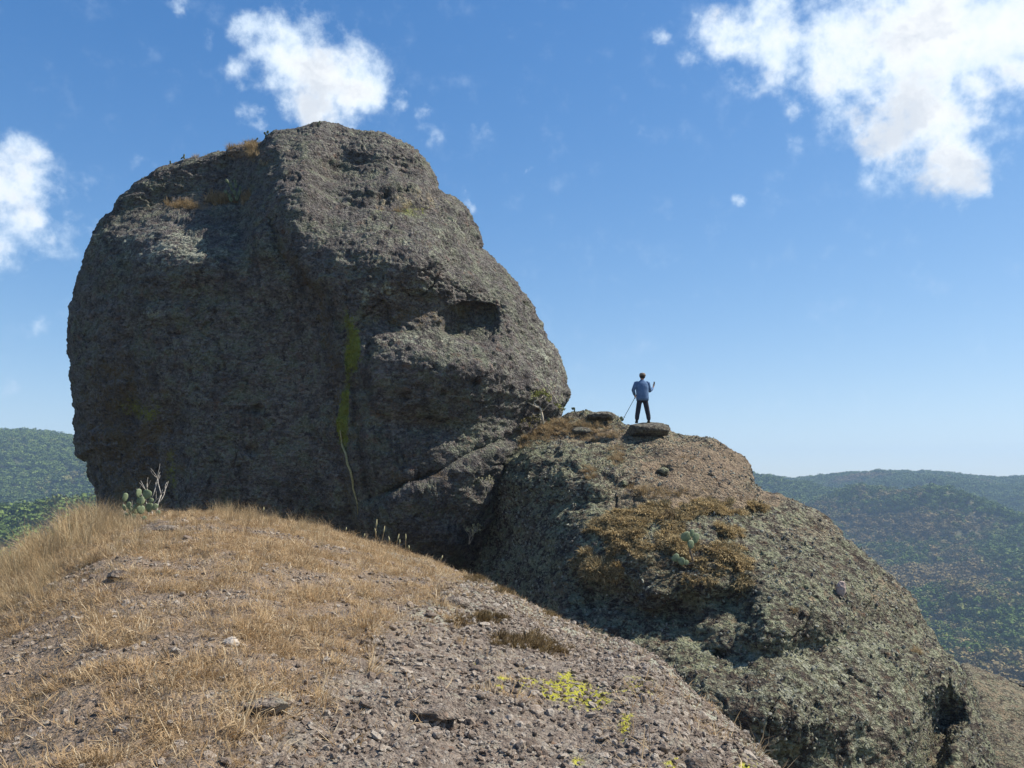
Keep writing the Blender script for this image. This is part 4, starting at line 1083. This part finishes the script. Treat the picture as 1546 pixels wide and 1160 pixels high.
def twig_bush(name, base, h, n, mat, label, cat, seed, spread=0.8, leaves=None, thick=0.012, lean=0.0):
    R_ = random.Random(seed); parts = []; tips = []

    def grow(p, d, L, r, lv):
        pts = [p]; 
        for s in range(3):
            d = (d + Vector((R_.uniform(-.3, .3), R_.uniform(-.3, .3), R_.uniform(-.15, .25)))).normalized(); pts.append(pts[-1] + d * L / 3)
        parts.append(tube(pts, [r, r * .85, r * .7, r * .5], 5))
        if lv == 0: tips.append(pts[-1]); return
        for s in range(R_.choice((2, 3))):
            nd = (d + Vector((R_.uniform(-1, 1), R_.uniform(-1, 1), R_.uniform(-.2, .7))) * spread).normalized()
            grow(pts[R_.choice((2, 3))], nd, L * R_.uniform(.55, .8), r * .55, lv - 1)
    for s in range(n):
        grow(Vector((R_.uniform(-.05, .05), R_.uniform(-.05, .05), -.03)), Vector((R_.uniform(-1, 1) * spread + lean, R_.uniform(-.6, .6) * spread, 1)).normalized(), h * R_.uniform(.35, .5), thick, 2)
    root = empty(name, base, label, cat)
    link('branches', join_parts('branches', parts), mat, root)
    if leaves:
        lf = [leaf_cluster(tp_, h * .06, leaves[1], leaves[2], i) for i, tp_ in enumerate(tips)]
        link('foliage', join_parts('foliage', lf, False), leaves[0], root)
    return root


p, _n = GR.pick(219, 786)
twig_bush('dead_shrub', p + Vector((0, .25, 0)), 0.85, 3, M_TWIG, 'leafless bleached shrub rising behind the prickly pear clump', 'shrub', 4, 0.75, thick=.014)
p, _n = GR.pick(192, 790)
twig_bush('dead_shrub', p + Vector((0, .3, 0)), 0.48, 4, M_TWIG, 'low grey leafless shrub left of the prickly pear clump', 'shrub', 9, 0.9, thick=.008)
def front_pt(x, y):
    a, c = RIGHT.pick(x, y)[0], BIG.pick(x, y)[0]
    q = a if a.y <= c.y else c
    return q * ((q.y - 0.7) / q.y)


M_PALELEAF = simple_mat('pale_leaf', (0.28, 0.25, 0.13), (0.42, 0.38, 0.22), 5)
M_OLIVE = simple_mat('olive_leaf', (0.10, 0.09, 0.03), (0.2, 0.16, 0.06), 5)
p = front_pt(708, 820)
twig_bush('shrub', p, 1.0, 4, M_TWIG, 'pale shrub growing in the dark gully between boulder and outcrop', 'shrub', 12, 0.8, (M_PALELEAF, 7, .035), thick=.012)
p = front_pt(800, 656)
twig_bush('shrub', p, 0.8, 6, M_STEM, 'olive brown shrub left of the small tree', 'shrub', 15, 0.9, (M_OLIVE, 14, .035), thick=.01)
p = front_pt(736, 742)
twig_bush('shrub', p, 0.6, 4, M_TWIG, 'small dry shrub on the left edge of the outcrop', 'shrub', 18, 0.7, (M_PALELEAF, 5, .03), thick=.008)
p, _n = RIGHT.pick(1008, 790)
twig_bush('shrub', p, 0.5, 7, M_STEM, 'brownish shrub above the pale prickly pear', 'shrub', 25, 0.9, (M_ORANGE, 9, .03), thick=.008)
# stalks with seed heads along the edge of the near slope
for q, (x, h, ln) in enumerate(((566, 30, .1), (571, 22, -.3), (576, 26, .2), (590, 18, -.2), (596, 22, .3), (602, 16, .1), (612, 24, 0), (618, 14, -.1), (548, 12, .3), (662, 14, .5), (395, 16, .2), (520, 12, .2))):
    cy_ = ip(x, [a for a, b in crest_px], [b for a, b in crest_px]); p, _n = GR.pick(x, cy_ + 5); k = p.y / FPX; h *= k * 1.3
    st = tube([(0, 0, -.02), (ln * h * .2, 0, h * .5), (ln * h * .6, 0, h)], [.004, .0035, .002], 5)
    hd = tube([(ln * h * .45, 0, h * .78), (ln * h * .55, 0, h * .92), (ln * h * .7, 0, h * 1.1)], [.004, .012, .003], 6)
    o = empty('grass_stalk', p, 'dry grass stalk with a pale seed head on the edge of the near slope', 'grass stalk', 'seeding grass stalks along the edge')
    link('stem', join_parts('stem', [st]), M_TALL, o); link('seed_head', join_parts('seed_head', [hd]), M_PALELEAF, o)
# root running down the cleft
pts = [(515, 650), (516, 662), (519, 672), (524, 686), (529, 700), (531, 712), (533, 724), (537, 736), (538, 748), (541, 762), (541, 778)]
pp = [BIG.pick(x, y) for x, y in pts]; pp = [(a + n * 0.05) for a, n in pp]
o = link('hanging_root', join_parts('hanging_root', [tube([v - pp[0] for v in pp], [.02, .03, .04, .045, .045, .04, .04, .035, .03, .022, .012])]), simple_mat('root_bark', (0.22, 0.20, 0.09), (0.34, 0.30, 0.16), 12)); o.location = pp[0]
tag(o, 'pale root hanging down the mossy cleft of the giant boulder', 'root')

# ------------------------------------------------------------------ the man
def skin_obj(name, chains, mat, parent, sub=2):
    """chains: lists of (x, y, z, radius); points that coincide are shared"""
    bm = bmesh.new(); lay = bm.verts.layers.skin.verify(); idx = {}
    for ch in chains:
        prev = None
        for j, (x, y, z, r) in enumerate(ch):
            key = (round(x, 4), round(y, 4), round(z, 4)); v = idx.get(key)
            if v is None:
                v = bm.verts.new((x, y, z)); idx[key] = v; rr = r if isinstance(r, tuple) else (r, r); v[lay].radius = rr
            if prev is not None and prev is not v and bm.edges.get((prev, v)) is None: bm.edges.new((prev, v))
            prev = v
    # a root on every island
    seen = set()
    for v in bm.verts:
        if v in seen: continue
        v[lay].use_root = True; st = [v]
        while st:
            q = st.pop()
            if q in seen: continue
            seen.add(q); st += [e.other_vert(q) for e in q.link_edges]
    me = bpy.data.meshes.new(name); bm.to_mesh(me); bm.free()
    o = link(name, me, mat, parent); sk = o.modifiers.new('Skin', 'SKIN'); sk.use_smooth_shade = True
    su = o.modifiers.new('Subdivision', 'SUBSURF'); su.levels = sub; su.render_levels = sub; return o


def loft(rings, seg=20):
    """rings: (cx, cy, cz, rx, ry); closed at both ends"""
    V = []; F = []
    for (cx, cy, cz, rx, ry) in rings:
        for k in range(seg):
            a = k / seg * 2 * math.pi; fold = 1 + 0.035 * math.sin(5 * a + cz * 9)
            V.append((cx + math.cos(a) * rx * fold, cy + math.sin(a) * ry * fold, cz))
    for i in range(len(rings) - 1):
        for k in range(seg):
            k2 = (k + 1) % seg; F.append((i * seg + k, i * seg + k2, (i + 1) * seg + k2, (i + 1) * seg + k))
    n = len(V); V.append(rings[0][:3]); V.append(rings[-1][:3]); L = (len(rings) - 1) * seg
    for k in range(seg):
        k2 = (k + 1) % seg; F.append((n, k2, k)); F.append((n + 1, L + k, L + k2))
    return V, F


slab = bpy.data.objects['flat_rock']; slab_Y = slab.location.y
slab_top = at(970.5, 638.5, slab_Y)
cs = np.array([v.co[:] for v in slab.data.vertices]) + np.array(slab.location)
for _ in range(1):
    near = cs[(np.abs(cs[:, 0] - slab_top.x) < 0.30) & (np.abs(cs[:, 1] - slab_Y) < 0.2)]
    slab.location.z += slab_top.z - np.percentile(near[:, 2], 90) + 0.01
man = empty('person', slab_top, 'man in blue shirt, dark trousers and cap standing on the outcrop crest seen from behind', 'person')
M_SKIN = simple_mat('skin', (0.28, 0.15, 0.10), (0.36, 0.20, 0.14), 12, 0.6)
M_SHIRT = simple_mat('blue_shirt', (0.075, 0.135, 0.255), (0.11, 0.185, 0.32), 9, 0.9, 0.02)
M_TROUS = simple_mat('dark_trousers', (0.022, 0.022, 0.032), (0.035, 0.035, 0.048), 9, 0.9, 0.02)
M_CAP = simple_mat('tan_cap', (0.16, 0.12, 0.09), (0.22, 0.17, 0.13), 14, 0.9)
M_HAIR = simple_mat('dark_hair', (0.02, 0.015, 0.012), (0.04, 0.03, 0.025), 30)
M_BOOT = simple_mat('dark_boot', (0.03, 0.024, 0.02), (0.05, 0.04, 0.03), 20)
sh_l, el_l, wr_l, ha_l = (-.20, 0, 1.42), (-.315, -.03, 1.15), (-.245, .14, .99), (-.225, .19, .93)
sh_r, el_r, wr_r, ha_r = (.195, 0, 1.42), (.29, .09, 1.14), (.42, .22, 1.27), (.45, .25, 1.33)
body = [[(0, 0, .95, .13), (0, -.01, 1.15, .125), (0, -.015, 1.36, .12), (0, 0, 1.47, .07), (.01, .01, 1.53, .055), (.015, .02, 1.585, .08), (.02, .03, 1.66, .095), (.02, .03, 1.73, .065)],
        [(0, -.015, 1.36, .12), (*sh_l, .06), (*el_l, .042), (*wr_l, .028), (*ha_l, .036)], [(0, -.015, 1.36, .12), (*sh_r, .06), (*el_r, .042), (*wr_r, .028), (*ha_r, .036)],
        [(0, 0, .95, .13), (-.11, 0, .86, .09), (-.155, .01, .47, .058), (-.205, -.01, .10, .04)], [(0, 0, .95, .13), (.11, 0, .86, .09), (.165, .02, .47, .058), (.215, -.01, .10, .04)]]
for (hx, hy, hz), s, up in ((ha_l, -1, -1), (ha_r, 1, 1)):   # curled fingers and a thumb on each hand
    for f in range(4):
        o_ = (f - 1.5) * .017; L = (.030, .034, .032, .025)[f]
        body.append([(hx, hy + o_, hz + up * .01, .009), (hx + s * .018, hy + o_ + .012, hz + up * .035, .0085), (hx + s * .006 - .01 * s, hy + o_ + .02, hz + up * (.035 + L * .7), .0075), (hx - s * .018, hy + o_ + .018, hz + up * (.03 + L * .6), .0065)])
    body.append([(hx - s * .01, hy - .03, hz, .010), (hx - s * .03, hy - .035, hz + up * .028, .009), (hx - s * .028, hy - .02, hz + up * .055, .0075)])
# nose, ears
body.append([(.05, .12, 1.64, .014), (.055, .145, 1.625, .011)]); body.append([(-.075, .03, 1.64, .012), (-.082, .02, 1.665, .014), (-.08, .02, 1.68, .01)]); body.append([(.115, .05, 1.64, .012), (.122, .04, 1.665, .014), (.118, .04, 1.68, .01)])
skin_obj('body', body, M_SKIN, man)
ears = None
# hair, cap with a brim to the right and ahead
hv = []
for (rx, z) in ((.055, 1.575), (.088, 1.60), (.101, 1.64), (.103, 1.68)): hv.append((.018, .012, z, rx, rx * 1.05))
link('hair', join_parts('hair', [loft(hv)]), M_HAIR, man)
cp = [(.02, .025, z, rx, rx * 1.15) for rx, z in ((.108, 1.675), (.112, 1.70), (.106, 1.735), (.085, 1.765), (.045, 1.782))]
br = [(.075, .125, 1.69, .085, .09), (.078, .13, 1.70, .083, .088)]
link('cap', join_parts('cap', [loft(cp), loft(br)]), M_CAP, man)
link('sunglasses', join_parts('sunglasses', [tube([(-.06, .10, 1.665), (.03, .135, 1.668), (.115, .10, 1.665), (.125, .03, 1.67)], [.012, .02, .02, .006])]), M_HAIR, man)
# shirt: torso, collar and rolled sleeves, hanging loose over the hips
ts = [(0, 0, .78, .215, .15), (0, -.005, .88, .225, .16), (0, -.01, 1.05, .22, .155), (0, -.015, 1.22, .225, .15), (0, -.015, 1.34, .232, .14), (0, -.01, 1.42, .215, .11), (0, -.005, 1.47, .14, .085), (.005, 0, 1.505, .075, .07), (.005, .005, 1.525, .068, .066)]
sl = tube([(-.15, -.005, 1.41), (-.215, 0, 1.40), (-.27, -.015, 1.28), (-.32, -.03, 1.15), (-.285, .055, 1.07), (-.255, .12, 1.005)], [.075, .082, .072, .066, .056, .045], 12)
sr = tube([(.15, -.005, 1.41), (.205, 0, 1.40), (.25, .045, 1.27), (.295, .09, 1.14), (.355, .155, 1.2), (.405, .205, 1.255)], [.075, .082, .072, .066, .055, .044], 12)
link('shirt', join_parts('shirt', [loft(ts), sl, sr]), M_SHIRT, man)
# trousers
skin_obj('trousers', [[(0, 0, .98, .15), (0, 0, .90, .15), (-.10, 0, .80, .105), (-.15, .015, .48, .095), (-.20, -.005, .22, .085), (-.208, -.01, .06, .078)],
                      [(0, 0, .90, .15), (.10, 0, .80, .105), (.16, .02, .48, .095), (.205, -.005, .22, .085), (.213, -.01, .06, .078)]], M_TROUS, man)
for s, x in ((-1, -.21), (1, .215)):
    V, F = loft([(x, .05, -.005, .050, .135), (x, .05, .03, .052, .135), (x, .045, .06, .046, .115), (x, .0, .09, .045, .06), (x, -.01, .12, .045, .048)], 14)
    link('boot', join_parts('boot', [(V, F)]), M_BOOT, man)
man.scale = (1.0, 1.0, 1.0)
M_METAL = simple_mat('grey_metal', (0.10, 0.10, 0.11), (0.2, 0.2, 0.21), 10, 0.45)
pl = empty('walking_pole', slab_top, 'thin grey walking pole held slanting down to the left by the man', 'pole')
h0 = Vector(ha_l); tip = Vector(((942 - 970.5) * slab_Y / FPX, .25, (638 - 632) * slab_Y / FPX)); d = (tip - h0).normalized()
link('shaft', join_parts('shaft', [tube([h0 - d * .10, h0 + d * .2, tip], [.011, .011, .009], 8)]), M_METAL, pl)
link('grip', join_parts('grip', [tube([h0 - d * .13, h0 - d * .10, h0, h0 + d * .05], [.014, .018, .017, .015], 10)]), M_BOOT, pl)
link('basket', join_parts('basket', [tube([tip - d * .1, tip - d * .09], [.035, .035], 10)]), M_BOOT, pl)
ph = bpy.data.meshes.new('phone'); bm = bmesh.new(); bmesh.ops.create_cube(bm, size=1)
for v in bm.verts: v.co.x *= .07; v.co.y *= .014; v.co.z *= .16
bmesh.ops.bevel(bm, geom=bm.edges[:], offset=.004, segments=2, affect='EDGES'); bm.to_mesh(ph); bm.free()
o = link('phone', ph, M_HAIR); o.location = slab_top + Vector((.472, .27, 1.42)); o.rotation_euler = (math.radians(-10), math.radians(24), math.radians(35))
tag(o, 'dark handheld device raised in the right hand of the man', 'phone')

# ------------------------------------------------------------------ haze in the valley air
hz = bpy.data.meshes.new('haze'); bm = bmesh.new(); bmesh.ops.create_cube(bm, size=1)
lo = Vector((-4200, -60, -190)); hi = Vector((4200, 3300, 150))
for v in bm.verts: v.co = Vector([lo[i] + (v.co[i] + .5) * (hi[i] - lo[i]) for i in range(3)])
bm.to_mesh(hz); bm.free(); o = link('haze', hz); o['kind'] = 'stuff'
m = bpy.data.materials.new('haze_air'); m.use_nodes = True; nt = m.node_tree
for n in list(nt.nodes): nt.nodes.remove(n)
pv = nt.nodes.new('ShaderNodeVolumePrincipled'); pv.inputs['Density'].default_value = 0.00026; pv.inputs['Color'].default_value = (0.50, 0.72, 1.0, 1)
pv.inputs['Anisotropy'].default_value = 0.1
ou = nt.nodes.new('ShaderNodeOutputMaterial'); nt.links.new(pv.outputs[0], ou.inputs['Volume']); hz.materials.append(m)
